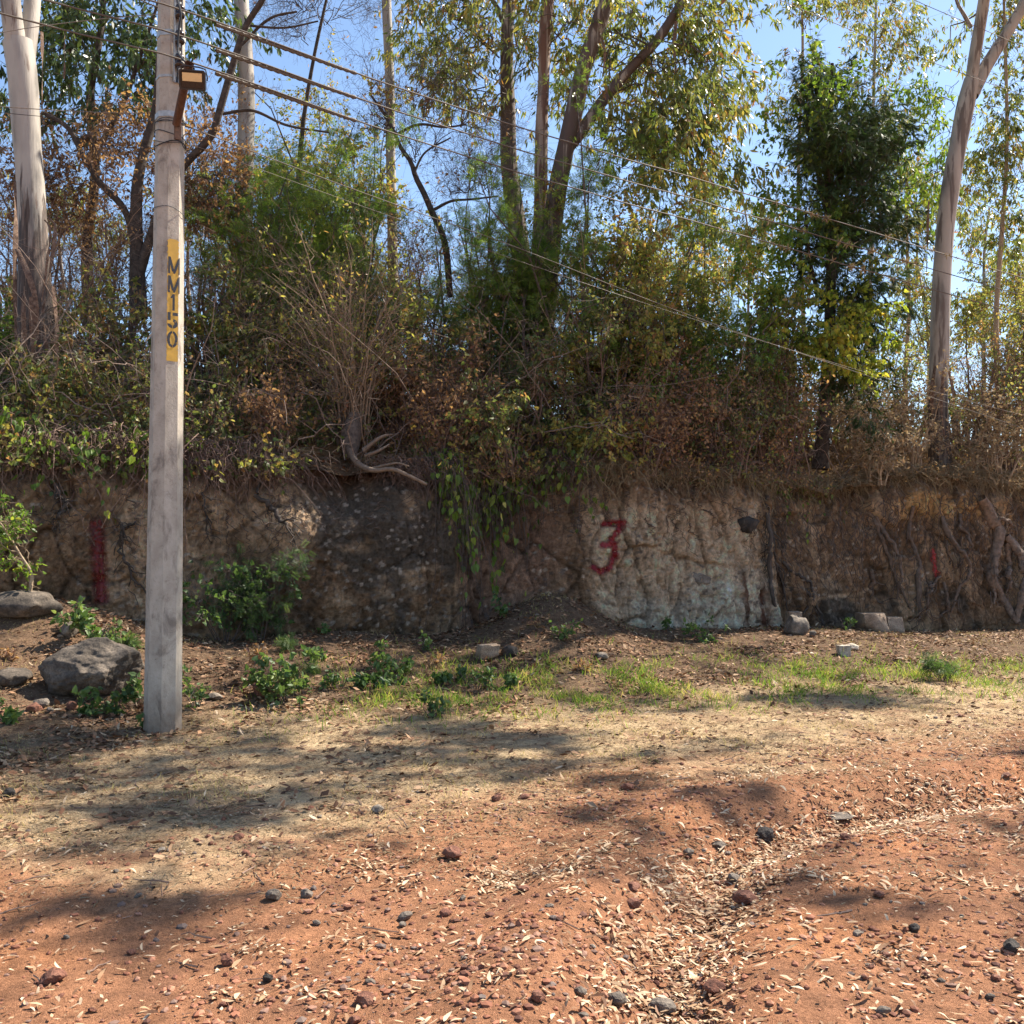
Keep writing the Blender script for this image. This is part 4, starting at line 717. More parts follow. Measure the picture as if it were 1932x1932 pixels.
rg = RG(206); hang(T, Pb, [(1310, 235, .3), (1270, 280, 0), (1320, 290, .6), (1250, 240, .5), (1290, 320, .2), (1220, 290, .8), (1330, 260, 0), (1260, 330, .4), (1220, 260, .6)], rg, .9, 16.8, r0=.02)
strips(T, [[(1130, 60, -.3), (1140, 90, -.32), (1138, 140, -.3)], [(1282, 20, .1), (1290, 70, .1), (1286, 120, .1)], [(1276, 40, .1), (1272, 90, .1), (1276, 140, .1)], [(1110, 110, -.34), (1104, 180, -.34), (1090, 250, -.3)]], 17., rg, (4, 8))
# 7 forked tree at the right
b7 = W(1775, 868, 17.9); T = Thing('eucalyptus_tree', (b7[0], b7[1], hill(b7[0], b7[1])-.1), 'mottled eucalyptus forking into two near the top right corner', 'tree', 'eucalyptus trees')
P, R = trunk_euc([(1776, 885, 52), (1772, 840, 46), (1770, 780, 42), (1773, 650, 41), (1777, 520, 39), (1790, 380, 38), (1808, 270, 37), (1824, 190, 37), (1834, 150, 34)], 17.9, 50); pa = [(*trunk_mesh(P, R, 24, .045, 11), 0, None)]
Pl, Rl = trunk_euc([(1830, 170, 26), (1840, 100, 26), (1852, 30, 25), (1862, -40, 24), (1880, -300, 18), (1890, -650, 10)], 17.9, 30, dd=-.4); pa.append((*trunk_mesh(Pl, Rl, 18, .04, 12), 0, None))
Pr, Rr = trunk_euc([(1834, 180, 28), (1858, 130, 28), (1895, 70, 25), (1930, 10, 24), (1960, -60, 22), (2080, -350, 16), (2150, -650, 10)], 17.9, 30, dd=.5); pa.append((*trunk_mesh(Pr, Rr, 18, .04, 13), 0, None))
Pc, Rc = trunk_euc([(1832, 52, 10), (1820, 30, 9), (1806, 5, 7), (1800, -40, 6)], 17.9, 16); pa.append((*trunk_mesh(Pc, Rc, 10, .05, 14), 0, None)); T.part('trunk', pa, [M['barkD']], True); rg = RG(107)
hang(T, np.concatenate([P, Pl]), [(1790, 160, .5), (1760, 200, .4), (1740, 260, .5), (1790, 250, .2), (1730, 310, .7), (1770, 330, .5)], rg, .42, 17.9, 'green', r0=.02, spec=mkspec(EUC, ls=.10, asp=.36))
rg = RG(207); strips(T, [[(1752, 380, -.2), (1750, 440, -.2), (1748, 520, -.24)], [(1790, 700, -.28), (1798, 740, -.3), (1796, 800, -.3)], [(1764, 690, -.3), (1758, 740, -.3), (1760, 800, -.3)], [(1780, 700, -.3), (1776, 760, -.32), (1782, 830, -.3)]], 17.9, rg, (5, 10))
rg = RG(307)   # the high crown outside the frame, towards the sun: it throws the soft shade on the road
def crown_off(T, src, pts, rg, f, ls=.13):
    T.part('crown', crown_parts([limb(src, p, .06, rng=rg) for p in pts], rg, mkspec(EUC, f, ls=ls), None), [M['twig'], M['euc']])
SH = [(-2.3, 5.0), (-1.65, 5.3), (-1.35, 6.4), (-.35, 5.7), (.26, 5.5), (.7, 5.16), (1.5, 6.9), (2.1, 6.7), (4.1, 10.6), (5.7, 10.6), (-2.6, 6.1), (-2.2, 4.5), (-3.2, 7.2), (-1.2, 5.9), (-3.1, 5.2), (-.9, 8.1), (6.9, 11.2), (-4.2, 6.5)]
hp = [sunpt(x, y, 15.2+1.2*math.sin(k*2.3)) for k, (x, y) in enumerate(SH)]
T.part('crown', crown_parts([limb(Pr[22] if p[0] > 6 else Pl[24], p, .06, rng=rg) for p in hp], rg, mkspec(EUC, 3.4, L1=.62, L2=.4, n1=150), None), [M['twig'], M['euc']])
tops = sunpt(-4.8, 9.9, 0)
# shade over the verge and the bank comes from one more tree on the rim outside the right edge
b8 = np.array([11.2, ywall(11.2)+1.6]); T = Thing('eucalyptus_tree', (b8[0], b8[1], hill(*b8)-.1), 'tall spreading eucalyptus just beyond the right edge', 'tree', 'eucalyptus trees')
P = resample(np.array([[b8[0], b8[1], hill(*b8)-.2, .24], [b8[0]+.2, b8[1]-.2, 6, .2], [b8[0]-.3, b8[1]-.6, 10, .16], [b8[0]-.6, b8[1]-1, 15, .08]]), 30); T.part('trunk', [(*trunk_mesh(P[:, :3], P[:, 3], 18, .05, 21), 0, None)], [M['barkD']], True); rg = RG(108)
hp = [sunpt(x, y, t) for x, y, t in ((-3, 10.5, 17), (-1, 11.3, 16), (1, 11.8, 15), (-4.5, 9.4, 17.5), (2.6, 12, 14), (4, 13, 13), (.2, 9.6, 15.5), (-1.6, 9.8, 16), (3.2, 10.4, 14), (-5.6, 8, 18), (-5, 6.9, 18.4))]
T.part('crown', crown_parts([limb(P[18+k % 8, :3], p, .06, rng=rg) for k, p in enumerate(hp)], rg, mkspec(EUC, .55, L1=.9), None), [M['twig'], M['euc']])

# 8 the dense dark tree with hanging needles, wrapped in creeper
b9 = W(1550, 872, 17.0); T = Thing('casuarina_tree', (b9[0], b9[1], hill(b9[0], b9[1])-.1), 'dense dark needle-leaved tree wrapped in yellow-green creeper on the rim right of centre', 'tree')
P, R = trunk_from([(1548, 885, 34), (1551, 840, 27), (1555, 790, 25), (1562, 700, 24), (1566, 600, 21), (1568, 500, 19), (1568, 400, 18), (1560, 300, 17), (1566, 200, 12), (1570, 120, 7)], 17.0, 50); pa = [(*trunk_mesh(P, R, 18, .07, 15), 0, None)]
for pts in ([(1562, 760, 10), (1585, 730, 9), (1600, 690, 6)], [(1568, 420, 12), (1545, 330, 11), (1530, 270, 8), (1515, 190, 5)], [(1568, 400, 12), (1590, 320, 10), (1610, 240, 7), (1640, 180, 4)], [(1566, 590, 10), (1540, 540, 8), (1525, 470, 7), (1520, 400, 5)], [(1566, 540, 10), (1600, 450, 8), (1630, 380, 5), (1655, 330, 4)]):
    p, r = trunk_from(pts, 17.0, 16); pa.append((*trunk_mesh(p, r, 9, .06, 16), 0, None))
T.part('trunk', pa, [M['barkd']], True); rg = RG(109)
NEE = dict(n1=80, L1=.65, n2=520, L2=.4, n3=2300, L3=.34, nl=23000, ls=.15, asp=.22, shape='needles', droop=.5, rand=.5, up=.5, up2=.3, up3=.1)
def from_trunk(P, cs, d, rng, r0=.02): return [limb(P[np.argmin(np.abs(P[:, 2]-(W(a, b, d)[2]-.5)))], W(a, b, d+dd), r0, rng=rng, up=.1) for a, b, dd in cs]
T.part('crown', crown_parts(from_trunk(P, [(1560, 200, 0), (1580, 250, .1), (1610, 300, -.3), (1565, 320, -.4), (1600, 350, .3), (1585, 420, -.3), (1600, 480, .2), (1570, 530, .1), (1610, 570, 0), (1590, 630, .2), (1640, 420, .3), (1550, 460, .3), (1540, 290, .3), (1640, 270, .2)], 17.0, rg), rg, NEE, None), [M['twig'], M['needle']])
T.part('crown', crown_parts(from_trunk(P, [(1620, 640, 0), (1640, 590, .3), (1640, 680, -.2), (1610, 740, -.3), (1650, 720, .2), (1665, 790, 0), (1650, 540, .4), (1690, 760, .1)], 17.0, rg), rg, mkspec(NEE, .2, up=-.2, up2=-.3, up3=-.2), None), [M['twig'], M['needle']])
VINE = dict(n1=110, L1=.7, n2=500, L2=.35, n3=1600, L3=.2, nl=9000, ls=.095, asp=.75, shape='heart', droop=.9, rand=.8, up=0, up2=-.2, up3=-.3)
rg = RG(110); cv = Thing('creeper', (b9[0]+.15, b9[1]-.3, hill(b9[0], b9[1])-.05), 'bright yellow-green creeper hanging around the lower trunk of the dense dark tree', 'creeper')
cv.part('foliage', crown_parts([limb(W(1560, 720, 16.6), W(a, b, 17.0+dd), .012, rng=rg) for a, b, dd in [(1500, 590, -.4), (1540, 620, -.7), (1590, 610, -.7), (1630, 590, -.5), (1660, 640, -.3), (1600, 660, -.8), (1640, 690, -.5), (1570, 650, -.8), (1520, 660, -.5), (1610, 560, -.7), (1670, 580, -.2)]], rg, mkspec(VINE, .33, L1=.6, ls=.075), None), [M['twig'], M['ygreen']])
rg = RG(111); cv = Thing('creeper', (b9[0]-.2, b9[1]-.25, hill(b9[0], b9[1])-.05), 'dark-stemmed creeper climbing the left side and top of the dense dark tree', 'creeper')
cv.part('foliage', crown_parts([limb(P[np.argmin(np.abs(P[:, 2]-(W(a, b, 16.7)[2]-.3)))], W(a, b, 17.0+dd), .012, rng=rg) for a, b, dd in [(1500, 210, -.3), (1530, 150, -.4), (1560, 110, -.3), (1500, 270, -.4), (1495, 330, -.2), (1490, 420, -.4), (1510, 470, -.5), (1490, 500, -.2), (1540, 200, -.6), (1520, 380, -.5), (1500, 540, -.5), (1570, 170, -.5), (1500, 370, -.3)]], rg, mkspec(VINE, .38, L1=.6, ls=.07), None), [M['twig'], M['green']])

# 9 crooked dark trees at the left
def darktree(base, d, trunks, crowns, label, seed, f, leaf, spec, bark='barkd'):
    b = W(base[0], base[1], d); T = Thing('woodland_tree', (b[0], b[1], hill(b[0], b[1])-.1), label, 'tree'); pa = []; allp = []
    for k, pts in enumerate(trunks): p, r = trunk_from(pts, d, 30, dd=.3*math.sin(seed+k*2)); pa.append((*trunk_mesh(p, r, 12, .08, seed+k), 0, None)); allp.append(p)
    T.part('trunk', pa, [M[bark]], True); rg = RG(seed); A = np.concatenate(allp); L = []
    for a, c, dd in crowns: q = W(a, c, d+dd); k = np.argmin(np.linalg.norm(A-(q-[0, 0, .4]), axis=1)); L.append(limb(A[k], q, .02, rng=rg))
    T.part('crown', crown_parts(L, rg, mkspec(spec, f), None), [M['twig'], M[leaf]]); return T
BR = dict(n1=90, L1=.7, n2=450, L2=.4, n3=1500, L3=.25, nl=5000, ls=.07, asp=.5, shape='oval', droop=.6, rand=1., up=.2)
darktree((262, 560), 15.6, [[(262, 600, 34), (258, 470, 26), (262, 330, 20), (275, 275, 18), (292, 215, 16), (300, 120, 12), (310, 0, 9)], [(256, 470, 14), (233, 393, 13), (187, 343, 12), (160, 300, 11), (127, 240, 10), (83, 213, 8)], [(262, 520, 20), (290, 430, 17), (318, 360, 16), (347, 313, 15), (400, 253, 14), (417, 200, 14), (443, 110, 13), (467, 43, 12), (495, 0, 12), (520, -80, 9)], [(420, 215, 6), (470, 208, 6), (540, 236, 5), (620, 250, 4)], [(450, 90, 5), (520, 30, 5), (560, 22, 4)], [(465, 48, 5), (540, 52, 4), (600, 40, 3)]],
   [(150, 250, .3), (200, 320, -.3), (120, 330, .5), (230, 260, .4), (340, 250, .6), (390, 330, -.3), (280, 330, .5), (60, 290, .8), (410, 360, .5), (330, 400, .3), (180, 400, .4), (100, 400, .8), (400, 420, .4)], 'crooked dark-barked tree with withered leaves behind the concrete pole', 120, 1.7, 'brown', BR)
darktree((160, 560), 17.2, [[(170, 620, 26), (165, 450, 20), (180, 330, 17), (170, 180, 15), (190, 60, 12), (200, -80, 8)], [(172, 300, 10), (230, 200, 9), (270, 90, 7), (300, 0, 5)]],
   [(130, 60, 0), (170, 120, -.5), (210, 60, .3), (250, 110, -.3), (140, 180, .2), (200, 200, -.4), (270, 180, .3), (120, 10, .3), (220, -20, 0), (270, 30, .2), (370, 10, 0), (160, 250, -.2), (300, 150, .6), (10, 200, .4), (250, 20, -.3), (140, 110, .4)], 'dense dark leafy tree in the top left between the pale trunk and the pole', 121, 1.5, 'dark', dict(EUC, ls=.14, asp=.32, L1=.8))
darktree((828, 500), 16.6, [[(850, 560, 13), (832, 435, 12), (815, 400, 12), (800, 365, 11), (784, 333, 10), (775, 305, 9), (757, 280, 8), (744, 250, 7), (725, 215, 6), (700, 180, 4)], [(820, 395, 6), (850, 380, 5), (890, 376, 4), (940, 370, 3)], [(744, 255, 5), (790, 235, 5), (840, 240, 4), (880, 235, 3)], [(780, 330, 5), (800, 290, 4), (850, 260, 3)]],
   [(760, 190, 0), (800, 180, .3), (850, 200, .2), (720, 230, .2), (880, 240, -.2), (830, 280, .4), (900, 300, .3), (780, 270, 0), (700, 260, .5), (860, 340, .3), (920, 340, .2), (690, 160, .3)], 'crooked small tree with bare twigs left of the central trunks', 122, .8, 'brown', dict(BR, nl=400, L1=.8, n1=130, n2=900, n3=3200))
darktree((600, 300), 19.5, [[(560, 420, 12), (570, 250, 9), (590, 120, 7), (620, -20, 5)]],
   [(520, -10, 0), (570, 20, .3), (630, 10, 0), (600, -40, 0), (660, 40, .3), (540, 60, 0)], 'leafless fine twigs spreading across the sky at the top left of centre', 123, .5, 'brown', dict(BR, nl=60, L1=1.1, n1=90, n2=900, n3=3000))

# 10 far thin eucalypts at the right and in the background
bgs = [(1530, 23, 10, 'thin eucalypt with sparse leaves behind the left side of the dense dark tree', [(1520, 30), (1550, 60), (1520, 160), (1560, -30), (1530, 230)], .35),
       (1650, 25, 11, 'thin leaning eucalypt right of the top of the dense dark tree', [(1650, 60), (1690, 100), (1640, 140), (1700, 30), (1670, 190), (1660, -20), (1720, 90), (1620, 20), (1690, 250)], .6),
       (1700, 27, 10, 'slender far trunk halfway between the dense dark tree and the forked eucalyptus', [(1700, 330), (1660, 400), (1720, 420), (1690, 480), (1670, 560), (1740, 360), (1720, 520)], .6),
       (1745, 30, 9, 'farther slender trunk just left of the forked eucalyptus', [(1730, 440), (1750, 500), (1720, 580), (1745, 620), (1700, 640)], .5),
       (1880, 24, 12, 'leafy eucalypt filling the sky right of the forked eucalyptus', [(1880, 200), (1910, 140), (1870, 280), (1920, 240), (1900, 330), (1930, 60), (1860, 360), (1925, 400), (1890, 440), (1950, 180), (1950, 330), (1910, 20)], 1.1),
       (1835, 29, 10, 'thin far trunk right beside the forked eucalyptus', [(1840, 480), (1870, 520), (1840, 560), (1880, 600), (1850, 410), (1830, 620)], .6),
       (1940, 27, 10, 'far eucalypt at the right edge above the roots', [(1920, 500), (1900, 560), (1930, 610), (1890, 660), (1930, 680), (1950, 560)], .6),
       (1420, 24, 8, 'small far tree in the gap of sky right of the central trunks', [(1400, 420), (1440, 400), (1380, 450), (1430, 470), (1350, 440), (1390, 500), (1460, 450)], .45),
       (1320, 26, 8, 'far slim tree low in the gap between the central trunks and the dark tree', [(1300, 480), (1340, 520), (1280, 540), (1330, 580), (1380, 560)], .45),
       (1230, 27, 9, 'thin far trunk seen through the yellow leaves right of the centre', [(1220, 450), (1250, 500), (1200, 520), (1240, 560)], .4),
       (370, 25, 9, 'slim far trunk seen through twigs right of the concrete pole', [(360, 380), (390, 430), (340, 450), (400, 480), (370, 330)], .35),
       (130, 25, 10, 'slim far trunk seen behind the dark leafy tree at the left', [(120, 380), (150, 430), (100, 450), (180, 470), (210, 420)], .4)]
for k, (px, d, w, lab, cs, f) in enumerate(bgs):
    b = W(px, 700, d); z = hill(b[0], b[1]); T = Thing('slender_tree', (b[0], b[1], z-.2), lab, 'tree', 'slim trees in the background'); rg = RG(400+k); q = min(c[1] for c in cs)-20
    top = W(px+rg.uniform(-15, 25), q, d); n = 7; t = np.linspace(0, 1, n)[:, None]; P = np.array([b[0], b[1], z-.3])*(1-t)+top*t; P[:, :2] += np.cumsum(rg.normal(size=(n, 2))*.07, 0); Q = resample(np.c_[P, np.linspace(w/2/FPX*d, w/5/FPX*d, n)], 24)
    T.part('trunk', [(*tubes(Q[None, :, :3], Q[None, :, 3], 9), 0, None)], [M['barkB' if k % 2 else 'twigp']], True)
    L = [limb(Q[min(23, np.argmin(np.abs(Q[:, 2]-(W(a, c, d)[2]-.7)))), :3], W(a, c, d+rg.uniform(-.8, .8)), .02, rng=rg) for a, c in cs]
    T.part('crown', crown_parts(L, rg, mkspec(EUC, f, L1=1.0, ls=.13, asp=.28, nl=int(9000*f), n3=int(1200*f)), None), [M['twig'], M['euc' if k % 3 else 'mixg']] if False else [M['twig'], M['euc']])

# ------------------------------------------------------------------ shrubs on the slope
def shrub(px, ptop, d, wpx, kind, label, seed, f=1., pbot=None):
    b = W(px, 700, d); z = hill(b[0], b[1]) if pbot is None else W(px, pbot, d)[2]; top = W(px, ptop, d); h = max(top[2]-z, .5); w = wpx/FPX*d/2; rg = RG(seed)
    T = Thing('shrub', (b[0], b[1], z-.05), label, 'shrub'); ns = int(9+w*6); a = rg.uniform(0, 2*np.pi, ns); rr = np.sqrt(rg.random(ns))
    e = np.stack([b[0]+w*rr*np.cos(a), b[1]+.8*w*rr*np.sin(a), z+h*rg.uniform(.55, 1, ns)*(1-.3*rr*rr)], 1); s = np.stack([b[0]+.35*w*rr*np.cos(a), b[1]+.3*w*rr*np.sin(a), np.full(ns, z-.05)], 1)
    L = []
    for i in range(ns): t = np.linspace(0, 1, 8)[:, None]; P = s[i]*(1-t)+e[i]*t; P += (np.cumsum(rg.normal(size=(8, 3))*.05*h, 0))*t; P[:, :2] += ((e[i]-s[i])[:2])*(t*t-t)*.8; L.append((P, np.linspace(.016+.006*h, .005, 8)))
    L = [(np.array(p), r) for p, r in L]; vol = w*w*h; g = f*np.clip(vol, .4, 5)
    sp = {'acacia': dict(n1=60, L1=.55, n2=260, L2=.35, n3=800, L3=.25, nl=4200, ls=.10, asp=.62, shape='pinna', droop=.3, rand=.8),
          'fine': dict(n1=60, L1=.55, n2=260, L2=.35, n3=900, L3=.22, nl=6000, ls=.058, asp=.6, shape='oval', droop=.4, rand=.8),
          'leafy': dict(n1=60, L1=.5, n2=250, L2=.33, n3=700, L3=.2, nl=4600, ls=.07, asp=.6, shape='heart', droop=.8, rand=.8),
          'bare': dict(n1=90, L1=.7, n2=450, L2=.4, n3=1400, L3=.28, nl=900, ls=.05, asp=.6, shape='oval', droop=.6, rand=1.),
          'dry': dict(n1=80, L1=.5, n2=380, L2=.32, n3=1200, L3=.2, nl=4200, ls=.06, asp=.55, shape='oval', droop=.6, rand=1.)}[kind[0]]
    sp = dict(sp, up=.25, up2=.05, up3=-.1, s1=.7); parts = crown_parts(L, rg, mkspec(sp, g), None); V, F = tubes(np.array([p for p, r in L]), np.array([r for p, r in L]), 5)
    T.part('stems', [(V, F, 0, None)]+[p for p in parts if p[2] == 0], [M[kind[2]]]); T.part('foliage', [(a_, b_, 0, r_) for a_, b_, m_, r_ in parts if m_ == 1], [M[kind[1]]]); return T
A_ = ('acacia', 'green', 'twig'); Fg = ('fine', 'green', 'twig'); Ly = ('leafy', 'yel', 'twig'); Lg = ('leafy', 'green', 'twig'); Lm = ('leafy', 'mix', 'twigr'); Ba = ('bare', 'brown', 'twigr'); Dr = ('dry', 'brown', 'twigr'); Ds = ('dry', 'straw', 'twigp'); Dm = ('dry', 'mix', 'twigr'); Fy = ('fine', 'yel', 'twig')
SHR = [(580, 250, 16.2, 230, A_, 'tall feathery green shrub behind the multi-stemmed bush left of centre', 1.), (480, 300, 16.8, 150, A_, 'feathery green shrub covering the foot of the pale trunk behind the pole', .9), (690, 330, 16.6, 200, A_, 'dark feathery shrub under the slim bare trunk', 1.),
  (590, 110, 19.8, 200, Fy, 'olive-yellow shrub crown against the sky between pole and slim trunk', .8), (520, 140, 20.5, 150, Fy, 'small olive-yellow crown touching the pale trunk behind the pole', .6), (660, 200, 19.6, 130, Ly, 'yellowing leafy shrub at the left side of the slim trunk', .8),
  (1010, 250, 15.9, 190, A_, 'bright feathery green shrub in front of the central trunks', 1.), (1130, 240, 16., 180, A_, 'bright feathery green shrub right of the leaning trunk', .9), (930, 300, 16.6, 130, A_, 'feathery shrub left of the central trunks', .6),
  (1220, 330, 16.5, 230, Fy, 'yellow-green fine-leaved shrub right of the central trunks', 1.1), (1150, 420, 15.8, 200, Ly, 'yellowish leafy shrub below the leaning trunk', .8), (1290, 430, 17.2, 180, Ly, 'yellow and orange leaved shrub in the gap right of the centre', .7),
  (380, 240, 17.4, 180, Ba, 'tall bare twiggy shrub just right of the pole', 1.), (130, 300, 16.3, 240, Ba, 'tall bare twiggy shrub between the thick pale trunk and the pole', 1.), (230, 380, 16.4, 200, Ba, 'dense tangle of reddish twigs left of the pole', .9), (430, 430, 16.1, 200, Ba, 'dense tangle of reddish twigs right of the pole', .8), (10, 330, 16., 160, Ba, 'bare tangle of twigs at the left edge behind the thick pale trunk', .9),
  (800, 380, 17, 220, Ba, 'thicket of dark bare twigs at the foot of the crooked small tree', 1.1), (900, 400, 16.8, 180, Ba, 'thicket of bare twigs left of the central trunks', 1.), (860, 480, 15.9, 200, A_, 'low dark feathery shrub below the bare thicket', .7),
  (1380, 500, 16.8, 200, Lg, 'green leafy shrub left of the dense dark tree', .8), (1450, 480, 17.1, 150, Lm, 'brown and green shrub touching the dense dark tree from the left', .9), (1330, 560, 16.4, 200, A_, 'low bright feathery shrub right of centre', .7), (1480, 560, 16.7, 120, Ba, 'bare shrub at the left of the dense dark trunk', .6),
  (70, 540, 14.6, 200, Lm, 'leafy shrub around the base of the thick pale trunk', .8), (200, 520, 14.9, 180, Ly, 'yellow-green leafy shrub left of the pole at mid slope', .7), (390, 540, 14.7, 160, Ly, 'yellow-green leafy shrub right of the pole at mid slope', .7), (30, 600, 13.7, 130, Lg, 'dark green leafy shrub low at the left edge', .9), (160, 600, 14., 160, Lm, 'withered leafy shrub halfway between thick trunk and pole', .8),
  (260, 610, 14.1, 130, Dm, 'dry shrub directly behind the painted part of the pole', .8), (430, 610, 14.1, 170, Lm, 'mixed green and brown shrub right of the pole above the rim', .8), (520, 560, 14.9, 160, Dm, 'dry twiggy shrub left of the multi-stemmed bush', .8), (740, 560, 15., 200, Dm, 'dry twiggy shrub right of the multi-stemmed bush', .9), (840, 590, 15., 200, Ly, 'dry yellowish shrub below the bare thicket', .5), (800, 640, 14.6, 200, Dr, 'brown shrub on the rim right of the multi-stemmed bush', .9),
  (930, 600, 15.3, 160, Dm, 'dry olive shrub left of the central trunk bases', .8), (1070, 560, 15.6, 180, Ly, 'yellow-leaved shrub right of the central trunk bases', .6), (1010, 660, 15., 170, Lm, 'orange and green shrub in front of the central trunk bases', .8), (1130, 640, 15.4, 180, Dm, 'dry olive shrub above the red number', .9), (1210, 580, 16, 180, Fg, 'dark green fine-leaved shrub above the pale wall', .7),
  (1250, 660, 15.8, 170, Dr, 'brown withered shrub above the pale wall', 1.), (1340, 690, 16., 170, Dr, 'brown withered shrub above the black stone', 1.), (1430, 650, 16.4, 160, Dm, 'dry shrub left of the foot of the dense dark tree', .9), (1480, 740, 16.2, 110, Dr, 'low brown shrub touching the foot of the dense dark tree', .9), (1640, 720, 17.4, 160, Ds, 'pale straw-coloured shrub right of the foot of the dense dark tree', .7),
  (1850, 620, 18.6, 200, Ba, 'bare greyish shrub right of the forked eucalyptus', 1.), (1900, 700, 18.3, 160, Dm, 'dry olive shrub at the right edge', .9), (1840, 760, 17.8, 140, Ds, 'straw-coloured shrub right of the forked eucalyptus foot', .8), (90, 700, 12.75, 130, Lm, 'low vine-covered shrub on the rim at the far left', 1.2), (235, 720, 12.95, 110, Dm, 'low dry shrub on the rim just left of the pole', 1.2), (370, 730, 13.15, 120, Dm, 'low dry shrub on the rim just right of the pole', 1.2), (520, 770, 13.4, 110, Dr, 'brown low shrub on the rim left of the exposed stump', 1.2), (840, 740, 13.95, 120, Dr, 'brown low shrub on the rim above the grey block', 1.2),
  (960, 760, 14.15, 130, Lm, 'leafy low shrub on the rim above the creeper curtain', 1.3), (1090, 790, 14.5, 100, Ly, 'leafy low shrub on the rim left above the number 3', 1.2), (1220, 770, 14.9, 120, Dr, 'brown low shrub on the rim above the middle of the pale wall', 1.2), (1390, 790, 15.4, 110, Dm, 'low dry shrub on the rim above the black stone', 1.2), (1650, 820, 16.5, 100, Ds, 'straw-coloured tuft on the rim between the two right-hand trees', 1.2), (1880, 820, 17.5, 120, Ds, 'straw-coloured tuft on the rim above the thick roots', 1.2), (1590, 750, 18.6, 130, Ds, 'straw-coloured shrub right behind the foot of the dense dark tree', .9), (1520, 700, 18.8, 120, Dr, 'brown shrub behind the left of the dense dark trunk', .8), (1700, 640, 19.5, 160, Dm, 'dull shrub between the dense dark tree and the forked eucalyptus', .8), (1920, 500, 21, 200, Fy, 'tall yellow-green shrub at the right edge', .6), (1720, 760, 17.3, 120, Ds, 'low straw-coloured shrub left of the forked eucalyptus foot', .8), (1600, 600, 19.8, 160, Fy, 'yellowish shrub far behind the dense dark tree', .7), (1820, 520, 21.5, 130, Fy, 'yellowish shrub behind the forked eucalyptus trunk', .6)]
for k, (px, pt, d, w, kd, lab, f) in enumerate(SHR): shrub(px, pt, d, w, kd, lab, 500+k, f*(.4 if kd[0] == 'bare' else .62))

M['bushstem'] = plain('tan_stem', (.28, .195, .125), .85, .35, 30)
# multi-stemmed bush with bare pale stems and its roots over the edge
rg = RG(130); bs = W(662, 830, 14.15); T = Thing('multi_stemmed_bush', bs, 'bush of many bare tan stems fanning up from exposed roots on the rim', 'bush'); L = []
for k in range(90):
    a = rg.normal(0, .40)+(.08 if k % 3 else -.3); h = rg.uniform(.9, 2.9)*(1-.25*abs(a)); dy = rg.normal(0, .5); t = np.linspace(0, 1, 10)[:, None]
    s = bs+np.array([rg.normal(0, .12), rg.normal(0, .06)+.1, rg.uniform(-.02, .12)]); dirx = np.array([math.sin(a)*h, dy, math.cos(a)*h]); P = s+dirx*t+np.array([-math.sin(a)*.25*h, 0, .12*h])*np.sin(t*np.pi)*.8+np.cumsum(rg.normal(size=(10, 3))*.05, 0)*t; L.append((P, np.linspace(rg.uniform(.007, .017), .003, 10)))
PP = np.array([p for p, r in L]); RR = np.array([r for p, r in L]); V, F = tubes(PP, RR, 6); P1, R1 = grow(PP, RR, 520, .2, .95, .55, .7, .3, 7, rg, wig=.3); P2, R2 = grow(P1, R1, 1300, .2, 1, .3, .8, .1, 5, rg)
T.part('stems', [(V, F, 0, None), (*tubes(P1, R1, 4), 0, None), (*tubes(P2, R2, 3), 0, None)], [M['bushstem']], True); V, F, rn = leaves_on(P2, 2600, .3, .06, .45, rg, 'oval', .5); T.part('foliage', [(V, F, 0, rn)], [M['yel']])
def surf_root(pts, lift, K=40, kink=0., rng=None):
    Q = []
    for a, b, w in pts: q = on_bank(a, b, lift)[0]; Q.append([*q, w/2/FPX*q[1]])
    Q = resample(np.array(Q), K)
    if rng is not None: Q[:, :3] += np.cumsum(rng.normal(size=(K, 3)), 0)*kink/math.sqrt(K)*np.sin(np.linspace(0, np.pi, K))[:, None]
    return Q[:, :3], np.maximum(Q[:, 3], .004)
ST = [[W(a, b, d) for a, b, d in q] for q in ([(655, 825, 14.1), (660, 850, 13.6), (680, 878, 13.25), (710, 888, 13.05), (740, 885, 13.0), (765, 895, 13.0), (805, 914, 13.1)], [(690, 860, 13.5), (715, 850, 13.4), (735, 838, 13.5)], [(700, 885, 13.15), (730, 877, 13.05), (752, 874, 13.0), (772, 880, 13.0)], [(640, 840, 14.), (625, 800, 14.1), (600, 770, 14.3)], [(685, 850, 13.5), (725, 822, 13.5), (740, 820, 13.6)])]
for q, w in zip(ST, (.055, .03, .022, .03, .035)): Q = resample(np.array(q), 30); rad = np.linspace(w, w*.35, 30); T.part('root', [(*trunk_mesh(Q, rad, 10, .08, 4), 0, None)], [M['rootp']], True)
T.part('stump', [(*trunk_mesh(np.array([W(664, 866, 13.55), W(661, 838, 13.75), W(664, 810, 13.9), W(668, 785, 14.05)]), np.array([.05, .13, .15, .08]), 16, .15, 3), 0, None)], [M['root']], True)

